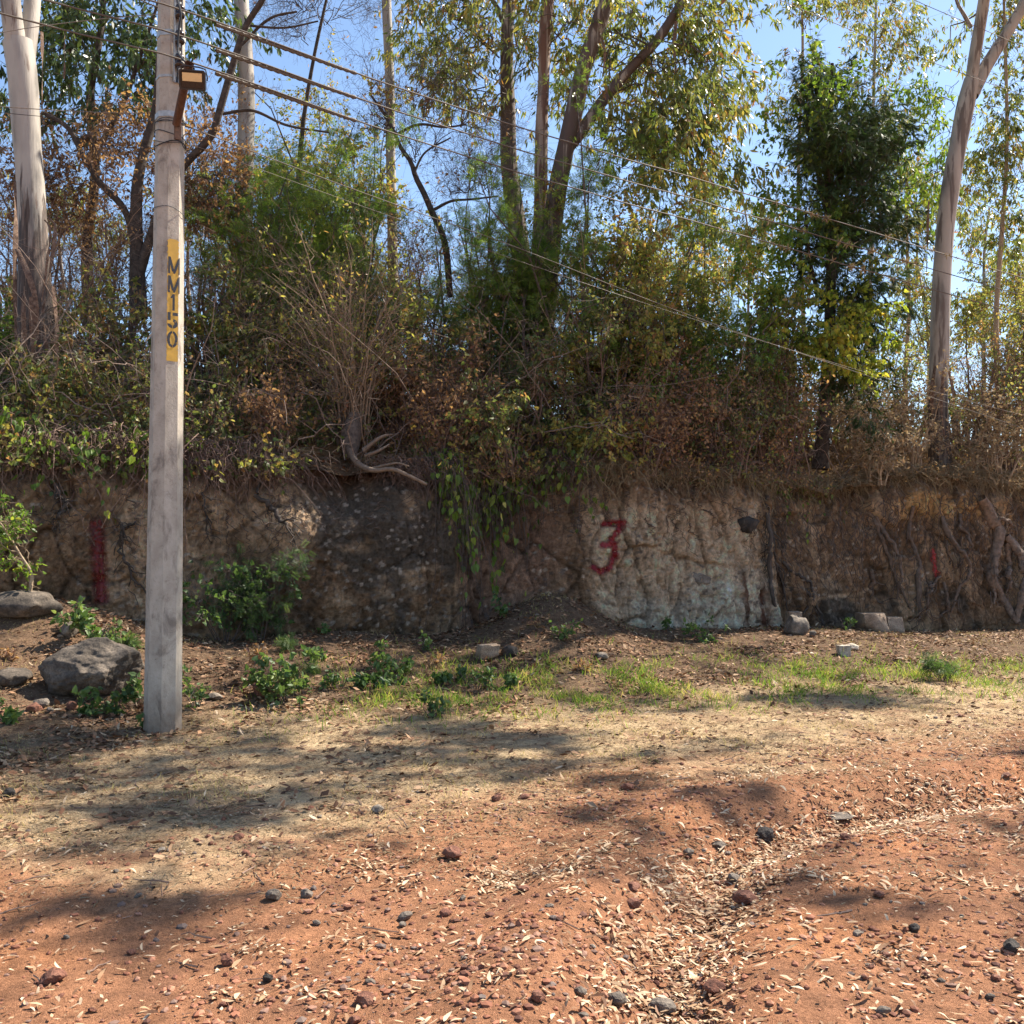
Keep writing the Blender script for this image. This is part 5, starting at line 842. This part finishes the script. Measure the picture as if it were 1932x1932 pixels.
# exposed roots on the right of the cut
def roots(name, sets, mat, label, seed, cat='root', group=None):
    rg = RG(seed)
    for pts, lab in sets:
        P, R = surf_root(pts, .06 if seed == 31 else .03, 44, .11, rg); hp, hr = grow(P[None], R[None], 16, .1, 1, .28, .5, -.5, 6, rg, wig=.3, rmin=.0025); o = mk(name, [(*trunk_mesh(P, R*np.linspace(1.15, .6, 44), 10, .28, seed), 0, None), (*tubes(hp-WN*.02, hr, 4), 0, None)], [mat], smooth=True); tag(o, lab, cat, group)
M['rootm'] = plain('thick_root_bark', (.18, .125, .09), .9, .5, 16, bs=.9, bd=.03)
roots('exposed_root', [([(1845, 940, 18), (1868, 975, 24), (1888, 1004, 26), (1886, 1037, 24), (1878, 1094, 24), (1892, 1125, 22), (1905, 1150, 20), (1915, 1175, 18)], 'thickest pale root curving down the bank near the right edge'), ([(1893, 1010, 12), (1905, 1035, 15), (1915, 1060, 16), (1923, 1094, 16), (1916, 1130, 18), (1912, 1172, 16)], 'second thick root crossing behind the thickest one'),
  ([(1872, 985, 8), (1885, 975, 7), (1900, 990, 5)], 'short root stub sticking out above the thickest root'), ([(1873, 1050, 10), (1868, 1080, 9), (1866, 1115, 8), (1870, 1140, 6)], 'thin root hugging the left side of the thickest root'), ([(1896, 1025, 8), (1900, 1060, 10), (1905, 1095, 10), (1903, 1110, 7)], 'middle root between the two thick ones')], M['rootm'], '', 31, group='roots exposed on the cut')
roots('exposed_root', [([(1606, 932, 6), (1621, 940, 8), (1635, 970, 8), (1655, 1020, 8), (1672, 1050, 8), (1682, 1085, 7), (1700, 1115, 7), (1716, 1148, 6)], 'long dark root running diagonally below the forked eucalyptus'), ([(1650, 975, 5), (1665, 1005, 7), (1678, 1050, 7), (1684, 1090, 6), (1690, 1130, 5)], 'thin root beside the long diagonal one'), ([(1640, 1075, 6), (1650, 1100, 9), (1655, 1125, 8), (1664, 1140, 5)], 'short thick root above the squared tan block'),
  ([(1722, 955, 6), (1715, 985, 7), (1711, 1015, 8), (1725, 1040, 8), (1733, 1060, 8), (1731, 1090, 12), (1729, 1122, 12), (1733, 1160, 9)], 'dark root dropping straight left of the bright red stroke'), ([(1776, 975, 6), (1779, 1005, 9), (1785, 1040, 8), (1795, 1080, 8), (1792, 1120, 7), (1791, 1156, 6)], 'root dropping straight right of the bright red stroke'), ([(1800, 975, 4), (1792, 1010, 6), (1788, 1045, 6), (1798, 1070, 5)], 'slender root joining the one right of the red stroke'),
  ([(1810, 970, 5), (1806, 1000, 6), (1812, 1040, 6), (1808, 1065, 4)], 'slender root halfway between red stroke and thickest root'), ([(1770, 1090, 5), (1750, 1100, 5), (1738, 1112, 6), (1733, 1140, 6), (1728, 1162, 5)], 'pale forked root at the foot left of the red stroke'), ([(1778, 1100, 5), (1768, 1125, 5), (1760, 1145, 4), (1758, 1160, 3)], 'pale thin root at the foot below the red stroke'), ([(1752, 1098, 4), (1742, 1130, 5), (1745, 1155, 4)], 'tiny pale root curling at the foot of the bank')], M['root'], '', 32, group='roots exposed on the cut')
roots('exposed_root', [([(1446, 935, 7), (1440, 990, 9), (1437, 1040, 10), (1444, 1090, 11), (1450, 1130, 10), (1470, 1175, 8)], 'dark root mass along the right end of the pale wall'), ([(1452, 1050, 6), (1470, 1075, 7), (1500, 1100, 7), (1525, 1106, 8), (1540, 1125, 7), (1548, 1160, 8), (1552, 1180, 6)], 'root sweeping right from the end of the pale wall to the foot'), ([(1476, 1060, 5), (1500, 1090, 6), (1520, 1120, 5), (1512, 1160, 4)], 'thinner root looping below the sweeping one'), ([(1448, 960, 4), (1455, 1010, 5), (1462, 1060, 5), (1478, 1110, 5), (1482, 1150, 4)], 'stringy root just right of the end of the pale wall')], M['barkd'], '', 33, group='roots exposed on the cut')
roots('exposed_root', [([(480, 935, 6), (510, 962, 10), (530, 985, 9), (548, 1005, 7), (556, 1030, 4)], 'twisted root in the tan patch right of the pole'), ([(485, 930, 6), (500, 900, 7), (510, 875, 5)], 'root end rising to the rim right of the pole'), ([(230, 985, 5), (236, 1020, 6), (242, 1060, 6), (255, 1090, 6), (275, 1120, 5)], 'thin dark root running down left of the pole'), ([(255, 985, 3), (248, 1010, 4), (235, 1035, 4), (232, 1050, 3)], 'short forked root left of the pole'), ([(408, 890, 3), (400, 930, 4), (394, 975, 4), (388, 1000, 3)], 'black dangling root right of the pole'), ([(106, 915, 9), (112, 950, 8), (106, 990, 5), (108, 1010, 3)], 'dark dangling root near the left edge')], M['barkd'], '', 34, group='roots exposed on the cut')

# ------------------------------------------------------------------ low plants
def weed(px, py, wpx, hpx, kd, label, seed, f=1., onb=None, cat='weed', name='weed', droop=None):
    c = GH(px, py) if onb is None else on_bank(px, py)[0]+WN*onb; k = c[1]/FPX; w = wpx*k/2; h = hpx*k; rg = RG(seed); T = Thing(name, c-np.array([0, 0, .01]), label, cat); ns = max(7, int(6+w*20)); L = []
    for i in range(ns):
        a = rg.uniform(0, 6.28); r = w*math.sqrt(rg.random()); e = c+np.array([r*math.cos(a), .6*r*math.sin(a), h*rg.uniform(.4, 1)]); s = c+np.array([r*.2*math.cos(a), 0, -.02]); t = np.linspace(0, 1, 8)[:, None]; P = s*(1-t)+e*t; P += np.cumsum(rg.normal(size=(8, 3))*.03*h, 0)*t; L.append((P, np.linspace(.005, .002, 8)))
    sz = (w+h)/2; sp = dict(n1=50, L1=.5*sz, n2=140, L2=.3*sz, n3=260, L3=.18*sz, nl=900, ls=kd[3], asp=kd[4], shape=kd[0], droop=.3, rand=.8, up=.3); g = f*np.clip(w*h*5, .12, 2.2)
    parts = crown_parts(L, rg, mkspec(sp, g), None); parts = [(V, F, m, r) for V, F, m, r in parts]; V, F = tubes(np.array([p for p, r in L]), np.array([r for p, r in L]), 4)
    T.part('stem', [(V, F, 0, None)]+[p for p in parts if p[2] == 0], [M[kd[2]]]); T.part('foliage', [(a_, b_, 0, r_) for a_, b_, m_, r_ in parts if m_ == 1], [M[kd[1]]])
wg = ('oval', 'weed', 'twig', .055, .6); wd = ('oval', 'weed', 'twig', .06, .65); wh = ('heart', 'weed', 'twig', .06, .8); wp = ('pinna', 'weed', 'twig', .09, .6); wb = ('oval', 'brown', 'twigr', .05, .5)
for k, a in enumerate([(425, 1190, 170, 120, wh, 'broad dark green bush at the foot of the cut right of the pole', .55), (490, 1150, 90, 150, wp, 'upright feathery plant against the tan patch right of the pole', 1.2), (185, 1218, 110, 52, wh, 'dark green bush at the foot of the cut below the dark red stripe', 1.2), (205, 1348, 80, 55, wh, 'leafy weed in front of the boulder', 1.3), (10, 1365, 50, 40, wh, 'leafy weed cut off by the left edge', 1.),
   (372, 1335, 60, 55, wg, 'leafy weed touching the right side of the pole foot', 1.2), (290, 1375, 60, 26, wg, 'low weed in front of the pole foot', 1.), (545, 1325, 110, 75, wh, 'rounded green weed clump in the leaf litter right of the pole', 1.4), (505, 1290, 60, 60, wb, 'withered reddish weed beside the green clump', 1.), (640, 1300, 70, 36, wg, 'low weed left of the brown stone block', 1.), (740, 1275, 60, 50, wh, 'small green weed at the foot of the grey block', 1.2), (805, 1230, 40, 24, wg, 'tiny weed at the lower right of the grey block', 1.),
   (820, 1355, 70, 34, wg, 'bright weed tuft in the middle of the grass', 1.2), (900, 1300, 80, 30, wg, 'low weed below the brown stone block', 1.), (610, 1175, 18, 24, wg, 'tiny sprout on the grey block', 1.), (1260, 1180, 22, 20, wg, 'tiny sprout under the pale wall', 1.), (1330, 1210, 90, 30, wd, 'low dark weed under the right part of the pale wall', 1.2), (1780, 1285, 80, 40, wp, 'dark feathery weed in the sunny grass at the right', 1.2), (1060, 1205, 70, 26, wg, 'weed on the right flank of the leaf pile', 1.), (960, 1160, 50, 26, wd, 'dark weed near the top of the leaf pile', 1.), (1600, 1180, 30, 26, wd, 'small dark weed left of the squared tan block', 1.)]):
    weed(*a[:6], 700+k, a[6]*.6)
rg0 = RG(99)
for k in range(16):
    px, py = rg0.uniform(330, 1150), rg0.uniform(1215, 1350)
    if k > 11: px, py = rg0.uniform(0, 260), rg0.uniform(1190, 1400)
    weed(px, py, rg0.uniform(14, 40), rg0.uniform(12, 26), (wg, wh, wd, wp, wb)[k % 5], 'little low weed growing out of the leaf litter below the cut', 740+k, .8)
    list(C.objects)[-3]['group'] = 'little weeds in the leaf litter'
# sapling leaning in at the left edge
c = GH(62, 1160); T = Thing('sapling', c-np.array([0, 0, .02]), 'small leafy sapling with a bare leaning stem at the left edge before the cut', 'sapling'); rg = RG(140); d_ = c[1]
P, R = trunk_from([(64, 1165, 7), (56, 1120, 8), (60, 1085, 7), (40, 1050, 5), (10, 1000, 4), (-20, 960, 3)], d_, 16); L = [(P, R)]+[limb(P[k], W(a, b, d_+.1), .008, rng=rg) for k, a, b in ((6, 50, 1030), (8, 30, 1000), (10, 5, 990), (9, 60, 1045), (7, 20, 1060), (12, -20, 1000), (11, 20, 965))]
pt = crown_parts(L, rg, dict(n1=30, L1=.2, n2=90, L2=.12, n3=160, L3=.08, nl=520, ls=.06, asp=.6, shape='oval', droop=.3), None); T.part('stem', [(*tubes(P[None], R[None], 8), 0, None)]+[p for p in pt if p[2] == 0], [M['twigp']], True); T.part('foliage', [(a, b, 0, r) for a, b, m_, r in pt if m_ == 1], [M['green']])

# creepers hanging over the cut
def curtain(T, u0, u1, n, lmin, lmax, rng, mat, out=(.08, .3), dens=None, r=.003, leafs=None, zoff=.1, kink=.16, sway=.55):
    u = rng.uniform(u0, u1, n)
    if dens is not None: u = u[rng.random(n) < dens(u)]; n = len(u)
    s, _ = bank(u, np.full(n, .995)); s = s+WN*rng.uniform(-.35, .05, n)[:, None]+np.array([0, 0, 1])*rng.uniform(0, zoff, n)[:, None]; L = rng.uniform(lmin, lmax, n)*(.35+1.5*rng.random(n)**3); K = 9; t = np.linspace(0, 1, K)[None, :, None]
    o = rng.uniform(*out, n)[:, None, None]; side = rng.normal(0, sway, n)[:, None, None]*np.array([.93, .37, 0])
    P = s[:, None]+WN*o*np.minimum(t*2.2, 1)**.7*1.+side*L[:, None, None]*t+np.array([0, 0, 1])*(.25*L[:, None, None]*np.minimum(t*3, 1)*(1-t)-L[:, None, None]*t**1.35)
    P += np.cumsum(rng.normal(size=(n, K, 3)), 1)*kink/3*np.sqrt(L)[:, None, None]; R = np.full((n, K), r)*np.linspace(1.3, .6, K)*rng.uniform(.7, 1.6, n)[:, None]; parts = [(*tubes(P, R, 3), 0, None)]
    P2, R2 = grow(P, R, n*2, .15, 1, .22, .8, -.4, 4, rng, wig=.3); parts.append((*tubes(P2, R2*.8, 3), 0, None)); return P, parts, P2
rg = RG(150)
dl = lambda u: (1-.8*np.exp(-((u+1.95)/.6)**4))*.25+(1-.85*np.exp(-((u+1.95)/.6)**4))*.75*np.clip(.5+1.2*pn(np.stack([u*1.7, u*0, u*0+3], 1)), 0, 1)
T = tag(mk('dead_stems', curtain(None, -8.5, -3.0, 3600, .25, .95, rg, None, dens=dl, r=.0042, zoff=.45)[1], [M['twigr']]), 'matted dead stems hanging over the rim behind and beside the pole', 'dead stems', kind='stuff')
T = tag(mk('dead_stems', curtain(None, -3.2, -.4, 2600, .15, .5, rg, None, dens=dl, out=(.05, .45), r=.004, zoff=.25)[1], [M['twigr']]), 'matted dead stems along the rim above the grey block', 'dead stems', kind='stuff')
T = tag(mk('dead_stems', curtain(None, .7, 14, 6500, .12, .5, rg, None, dens=dl, out=(.03, .3), r=.004, zoff=.2)[1], [M['straw']]), 'dry straw and stems hanging over the rim above the pale wall and the roots', 'dead stems', kind='stuff')
cu = Thing('creeper', on_bank(905, 890)[0]+WN*.2, 'creeper curtain with green and yellow leaves hanging in the recess left of the number 3', 'creeper'); rg = RG(151)
P, pa, P2 = curtain(None, -1.0, .1, 800, 1.0, 2.3, rg, None, out=(.2, .6), zoff=.35, kink=.09, sway=.12); Pb, pb, P2b = curtain(None, -.4, 1., 700, .3, 1., rg, None, out=(.1, .4), zoff=.3, kink=.08); cu.part('stems', pa+pb, [M['twig']])
V1 = leaves_on(P[:260], 1900, .05, .095, .8, rg, 'heart', 1.2, .5, .2, .05); V2 = leaves_on(Pb, 1000, .1, .085, .8, rg, 'heart', 1.2, .5, .2, .05); cu.part('foliage', [(V1[0], V1[1], 0, V1[2]), (V2[0], V2[1], 0, V2[2])], [M['green']])
V1 = leaves_on(P[:110], 70, .3, .1, .8, rg, 'heart', 1.2, .5, .2, .05); cu.part('foliage', [(V1[0], V1[1], 0, V1[2])], [leafmat('yellow_leaf', [(.4, .33, .07), (.5, .42, .1), (.3, .3, .07)], .4)])
cu = Thing('creeper', on_bank(1500, 900)[0], 'small pale-leaved creeper dangling down the brown wall right of the black stone', 'creeper'); rg = RG(152); P, pa, P2 = curtain(None, 4.35, 4.95, 60, .5, 1.5, rg, None, out=(.05, .2)); cu.part('stems', pa, [M['twig']]); V1 = leaves_on(P, 380, .05, .065, .6, rg, 'heart', 1., .7, .2, .03); cu.part('foliage', [(V1[0], V1[1], 0, V1[2])], [M['green']])
cu = Thing('creeper', on_bank(150, 900)[0]+WN*.2, 'leafy creeper spilling over the rim left of the pole', 'creeper'); rg = RG(153); P, pa, P2 = curtain(None, -6.6, -4.1, 170, .25, .7, rg, None, out=(.15, .4), zoff=.5); cu.part('stems', pa, [M['twigr']]); V1 = leaves_on(P, 700, .0, .085, .75, rg, 'heart', 1., .7, .2, .05); cu.part('foliage', [(V1[0], V1[1], 0, V1[2])], [M['green']])

# ground cover on the slope: masses nobody could count
def cover(name, u0, u1, n0, n1, n, h, nl, ls, shape, asp, mats, rng, label, lean=.7, leafp=1., r=.0028, thin=0.):
    u = rng.uniform(u0, u1, n); nn = rng.uniform(n0, n1, n); q = n2(u, nn, .9, 51); ok = (q > -.25+thin) & ~((np.abs(u+2.15) < .75) & (nn < .9)); u, nn = u[ok], nn[ok]; n = len(u); y = ywall(u)+nn/.931; z = HH(u, y); s = np.stack([u, y, z-.03], 1); K = 7; t = np.linspace(0, 1, K)[None, :, None]
    d = nrm(rdir(rng, n)*lean+np.array([0, 0, 1.])+WN*.25); L = h*rng.uniform(.4, 1.3, n)*(1+.6*n2(u, nn, 1.3, 52)); g = rng.uniform(.2, 1., n)[:, None, None]
    P = s[:, None]+d[:, None]*L[:, None, None]*t-np.array([0, 0, 1])*L[:, None, None]*g*t*t*.9+np.cumsum(rng.normal(size=(n, K, 3)), 1)*.03*L[:, None, None]; P[..., 2] = np.maximum(P[..., 2], HH(P[..., 0], P[..., 1])-.02)
    R = np.full((n, K), r)*np.linspace(1.2, .5, K)*rng.uniform(.7, 1.6, n)[:, None]; P2, R2 = grow(P, R, n*2, .2, 1, h*.35, .9, 0, 4, rng, wig=.3); pr = [(*tubes(P, R, 3), 0, rng.random(1)[0]), (*tubes(P2, R2*.8, 3), 0, .4)]
    if nl: V = leaves_on(P2, int(nl*.6), .1, ls, asp, rng, shape, .4, 1., .2, .03); V2 = leaves_on(P, int(nl*.4), .2, ls, asp, rng, shape, .4, 1., .2, .04); pr += [(V[0], V[1], 1, V[2]), (V2[0], V2[1], 1, V2[2])]
    return tag(mk(name, pr, mats), label, name.replace('_', ' '), kind='stuff')
rg = RG(160)
cover('slope_creepers', -9.5, -2.2, .0, 4.5, 5600, .6, 24000, .062, 'heart', .75, [M['twigr'], M['mix']], rg, 'sunlit tangle of creepers and dead stems covering the steep slope on the left')
cover('slope_creepers', -9.5, 4., .0, 5, 2600, .8, 15000, .06, 'heart', .75, [M['twigr'], M['yel']], rg, 'yellowish creepers scattered through the slope behind the rim', thin=.2)
cover('dry_undergrowth', -2.8, 4.5, .0, 4.5, 5200, .6, 16000, .05, 'oval', .6, [M['twigr'], M['brown']], rg, 'brown dry undergrowth covering the slope in the middle')
cover('dry_grass', 3.2, 15, .0, 5.5, 7500, .42, 9000, .05, 'oval', .4, [M['straw'], M['brown']], rg, 'straw-coloured dry grass and brush along the rim on the right', r=.0032)
cover('dry_grass', -3, 5, .0, 1.6, 2600, .35, 4000, .05, 'oval', .4, [M['straw'], M['mix']], rg, 'dry grass fringe along the rim in the middle')
def litter(name, x, y, z, L, asp, shape, mat, rng, label, cat, tilt=.25, curl=.35, nvec=None, rnd=None, kind='stuff', lift=.008):
    n = len(x); a = rng.uniform(0, 2*np.pi, n); ax = np.stack([np.cos(a), np.sin(a), rng.normal(0, tilt*.5, n)], 1); V, F, r = leaves(np.stack([x, y, z+lift+rng.random(n)*.012], 1), ax, L, asp, rng, shape, curl, nz=np.array([[0, 0, 1.]]) if nvec is None else nvec, flat=tilt, rnd=rnd)
    return tag(mk(name, [(V, F, 0, r)], [mat]), label, cat, kind=kind)
# litter on the slope
n = 60000; u = rg.uniform(-10, 15, n); nn = 5.5*rg.random(n); y = ywall(u)+nn/.931+.13; litter('slope_litter', u, y, HH(u, y), .07, .5, 'chip', M['litterd'], rg, 'brown fallen leaves lying on the slope behind the rim', 'leaf litter', .6)

# ------------------------------------------------------------------ litter, gravel and grass in front of the cut
def HF(x, y): return H(x, y)+.012*n2(x, y, 7, 3, 3)+.005*n2(x, y, 26, 4, 2)
def scatter(n, rng, dens, y0=2.6, y1=18.5, pw=1.):
    y = y0+(y1-y0)*rng.random(n)**pw; x = rng.uniform(-.60, .60, n)*(y+.8); k = (rng.random(n) < dens(x, y)) & ((y-ywall(x))*.931 < .25); return x[k], y[k]
rr_ = lambda x, y: x*.62+6.7-y
def d_road(x, y):
    r = rr_(x, y); rd = polydist(x, y, RUT)[0]; c = sst(-.15, .45, n2(x, y, .8, 61)); c2 = sst(0., .5, n2(x, y, 2.6, 62)); w = 1-sst(7.5, 10, y)
    band = sst(.1, .55, n2(x*.45+y*.25, y*1.6, 1.3, 68)+.12); return np.clip(.02+.35*c*(.1+c2)+.8*band*(.2+c2)+2.2*np.exp(-(rd/.2)**2)*w*(.5+c2)+.25*np.exp(-((y-4.)/.5)**2)*c2, 0, 1)*sst(-1.2, .6, r)
rg = RG(170); x, y = scatter(150000, rg, d_road, pw=1.1); litter('fallen_leaves', x, y, HF(x, y), .052, .24, 'sickle', M['litter'], rg, 'long pale dry eucalyptus leaves strewn over the red road', 'fallen leaves', .3, .5)
x, y = scatter(160000, rg, lambda x, y: d_road(x, y)*.8+.05, pw=1.1); litter('fallen_leaves', x, y, HF(x, y), .022, .5, 'chip', M['litter'], rg, 'broken leaf and bark pieces strewn over the red road', 'fallen leaves', .3, .3)
x, y = scatter(260000, rg, lambda x, y: sst(-.2, .3, n2(x, y, 1.1, 63)+.25)*(.25+.75*sst(2.2, -.8, rr_(x, y)))*sst(4.2, 5.6, y), pw=1.05); litter('straw_litter', x, y, HF(x, y), .05, .14, 'chip', M['straw'], rg, 'short bits of straw covering the trodden verge', 'straw', .25, .2, lift=.003)
def d_verge(x, y):
    nn_ = (y-ywall(x))*.931; c = sst(-.2, .4, n2(x, y, 1.2, 64)); return np.clip((.15+.85*c)*sst(1.4, -1.2, rr_(x, y)), 0, 1)*np.clip(.25+.9*sst(-4.4, -3, nn_)+.7*sst(-1.8, -4, x), 0, 1)
x, y = scatter(120000, rg, d_verge, 5., pw=.75); litter('brown_litter', x, y, HF(x, y), .07, .5, 'chip', M['litterd'], rg, 'brown leaf litter at the foot of the cut', 'leaf litter', .6, .4)
x, y = scatter(16000, rg, d_verge, 4.6, pw=.8); litter('fallen_leaves', x, y, HF(x, y), .08, .2, 'sickle', M['litter'], rg, 'pale long leaves on the verge and along the foot of the cut', 'fallen leaves', .5, .5)
def grass(n, rng, dens, h, mat, label, y0=6.5):
    x, y = scatter(n, rng, dens, y0); m = len(x); z = HF(x, y); ax = nrm(rdir(rng, m)*.75+np.array([0, 0, 1.])); V, F, r = leaves(np.stack([x, y, z-.005], 1), ax, h, .07, rng, 'lance', .6, rnd=np.clip(rng.random(m)*.7+.35*n2(x, y, 1.5, 66)+.15, 0, .99)); return tag(mk('grass', [(V, F, 0, r)], [mat]), label, 'grass', kind='stuff')
def d_grass(x, y):
    nn_ = (y-ywall(x))*.931; b = np.exp(-((nn_+3.+.12*x)/.85)**2); return b*sst(-.2, .35, n2(x, y, 1.3, 65)+.05)*(.2+.8*sst(-.25, .3, n2(x, y, 4, 69)))*sst(-2.9, -.8, x)
grass(420000, rg, d_grass, .10, M['grass'], 'green and drying grass in a strip between the leaf pile and the path')
grass(90000, rg, lambda x, y: sst(.1, .5, n2(x, y, 1.7, 67)+.1)*sst(.9, -.6, rr_(x, y))*.8, .05, leafmat('dry_grass_blade', [(.2, .22, .06), (.34, .28, .11), (.46, .35, .17), (.5, .4, .2)], .35, .7, spec=.1), 'thin dry grass over the verge', 5.)
# gravel
bm = bmesh.new(); bmesh.ops.create_icosphere(bm, subdivisions=1, radius=1); IV = np.array([v.co[:] for v in bm.verts]); IF = np.array([[v.index for v in f.verts] for f in bm.faces]); bm.free()
bm = bmesh.new(); bmesh.ops.create_icosphere(bm, subdivisions=2, radius=1); IV2 = np.array([v.co[:] for v in bm.verts]); IF2 = np.array([[v.index for v in f.verts] for f in bm.faces]); bm.free()
def gravel(x, y, smin, smax, rng, mat, label, big=False):
    n = len(x); A, B = IV, IF
    s = smin+(smax-smin)*rng.random(n)**3; V = A[None]*(1+rng.normal(size=(n, len(A), 1))*.18)*np.stack([rng.uniform(.7, 1.3, n), rng.uniform(.7, 1.3, n), rng.uniform(.4, .8, n)], 1)[:, None]*s[:, None, None]
    a = rng.uniform(0, 6.28, n); ca, sa = np.cos(a)[:, None], np.sin(a)[:, None]; V = np.stack([V[..., 0]*ca-V[..., 1]*sa, V[..., 0]*sa+V[..., 1]*ca, V[..., 2]], -1)+np.stack([x, y, HF(x, y)+s*.15], 1)[:, None]
    F = B[None]+(np.arange(n)*len(A))[:, None, None]; return tag(mk('gravel', [(V.reshape(-1, 3), F.reshape(-1, 3), 0, np.repeat(rng.random(n), len(B)))], [mat]), label, 'gravel', kind='stuff')
gm = leafmat('gravel_grains', [(.10, .04, .025), (.2, .075, .04), (.3, .12, .065), (.36, .17, .1), (.13, .10, .085)], 0, .9)
def d_grav(x, y): return np.clip(.15+sst(-.2, .4, n2(x, y, .9, 31))+.7*np.exp(-(polydist(x, y, RUT)[0]/.35)**2), 0, 1)*sst(-.8, .8, rr_(x, y))
x, y = scatter(70000, rg, d_grav, pw=1.25); gravel(x, y, .004, .020, rg, gm, 'fine red gravel on the dirt road')
x, y = scatter(1200, rg, lambda x, y: sst(-2.5, -.5, (y-ywall(x))*.931)*.6+.05, 7); gravel(x, y, .01, .05, rg, M['rockt'], 'crumbled earth and pebbles at the foot of the cut')

rg = RG(180); n = 420; K = 26; u0 = np.where(rg.random(n) < .62, rg.uniform(3.9, 9.8, n), rg.uniform(-6.5, 4, n)); t = np.linspace(0, 1, K)[None]; Lr = rg.uniform(.15, .75, n)*(.5+.8*(u0 > 3.9))
uu = u0[:, None]+np.cumsum(rg.normal(size=(n, K)), 1)*.028+(rg.normal(0, .18, n)*Lr)[:, None]*t*2; vv = .97-rg.uniform(0, .25, n)[:, None]-t*Lr[:, None]*.8; q, _ = bank(uu, np.clip(vv, .02, 1)); q = q+WN*.012
tag(mk('fine_roots', [(*tubes(q, rg.uniform(.0025, .0075, n)[:, None]*np.linspace(1.2, .4, K), 4), 0, None)], [M['root']]), 'fine dark roots running down the face of the cut', 'fine roots', kind='stuff')

rg = RG(190); x, y = scatter(1500, rg, lambda x, y: .25+.5*(rr_(x, y) < 1), 2.8); n = len(x); a = rg.uniform(0, 6.28, n); L = rg.uniform(.04, .2, n); K = 5; t = np.linspace(-.5, .5, K)[None, :, None]
P = np.stack([x, y, HF(x, y)+.008], 1)[:, None]+np.stack([np.cos(a), np.sin(a), rg.normal(0, .06, n)], 1)[:, None]*L[:, None, None]*t+np.cumsum(rg.normal(size=(n, K, 3)), 1)*.006
tag(mk('fallen_twigs', [(*tubes(P, rg.uniform(.0015, .005, n)[:, None]*np.linspace(1.2, .6, K), 4), 0, None)], [M['twigr']]), 'short fallen twigs lying about the road and verge', 'fallen twigs', kind='stuff')
n = 560; u = rg.uniform(-9.5, 6.5, n); nn = rg.uniform(.3, 4.5, n); y = ywall(u)+nn/.931; s0_ = np.stack([u, y, HH(u, y)], 1); K = 12; t = np.linspace(0, 1, K)[None, :, None]; L = rg.uniform(1.2, 3.6, n)*(1-.35*sst(2, 6, u)); d = nrm(rdir(rg, n)*.75+np.array([0, 0, .95]))
P = s0_[:, None]+d[:, None]*L[:, None, None]*t+(rdir(rg, n)*.35-np.array([0, 0, .25]))[:, None]*L[:, None, None]*t*t+np.cumsum(rg.normal(size=(n, K, 3)), 1)*.05; R = rg.uniform(.004, .013, n)[:, None]*np.linspace(1.2, .35, K)
P1, R1 = grow(P, R, 1700, .3, 1, .7, 1., .0, 7, rg, wig=.35); P2, R2 = grow(P1, R1, 3600, .2, 1, .35, 1., 0, 5, rg, wig=.3); pr = [(*tubes(P, R, 5), 0, None), (*tubes(P1, R1, 3), 0, None), (*tubes(P2, R2, 3), 0, None)]
tag(mk('thicket', pr, [plain('grey_brown_branch', (.21, .15, .115), .85, .4, 30)]), 'mesh of bare crossing branches filling the space between the shrubs', 'thicket', kind='stuff')
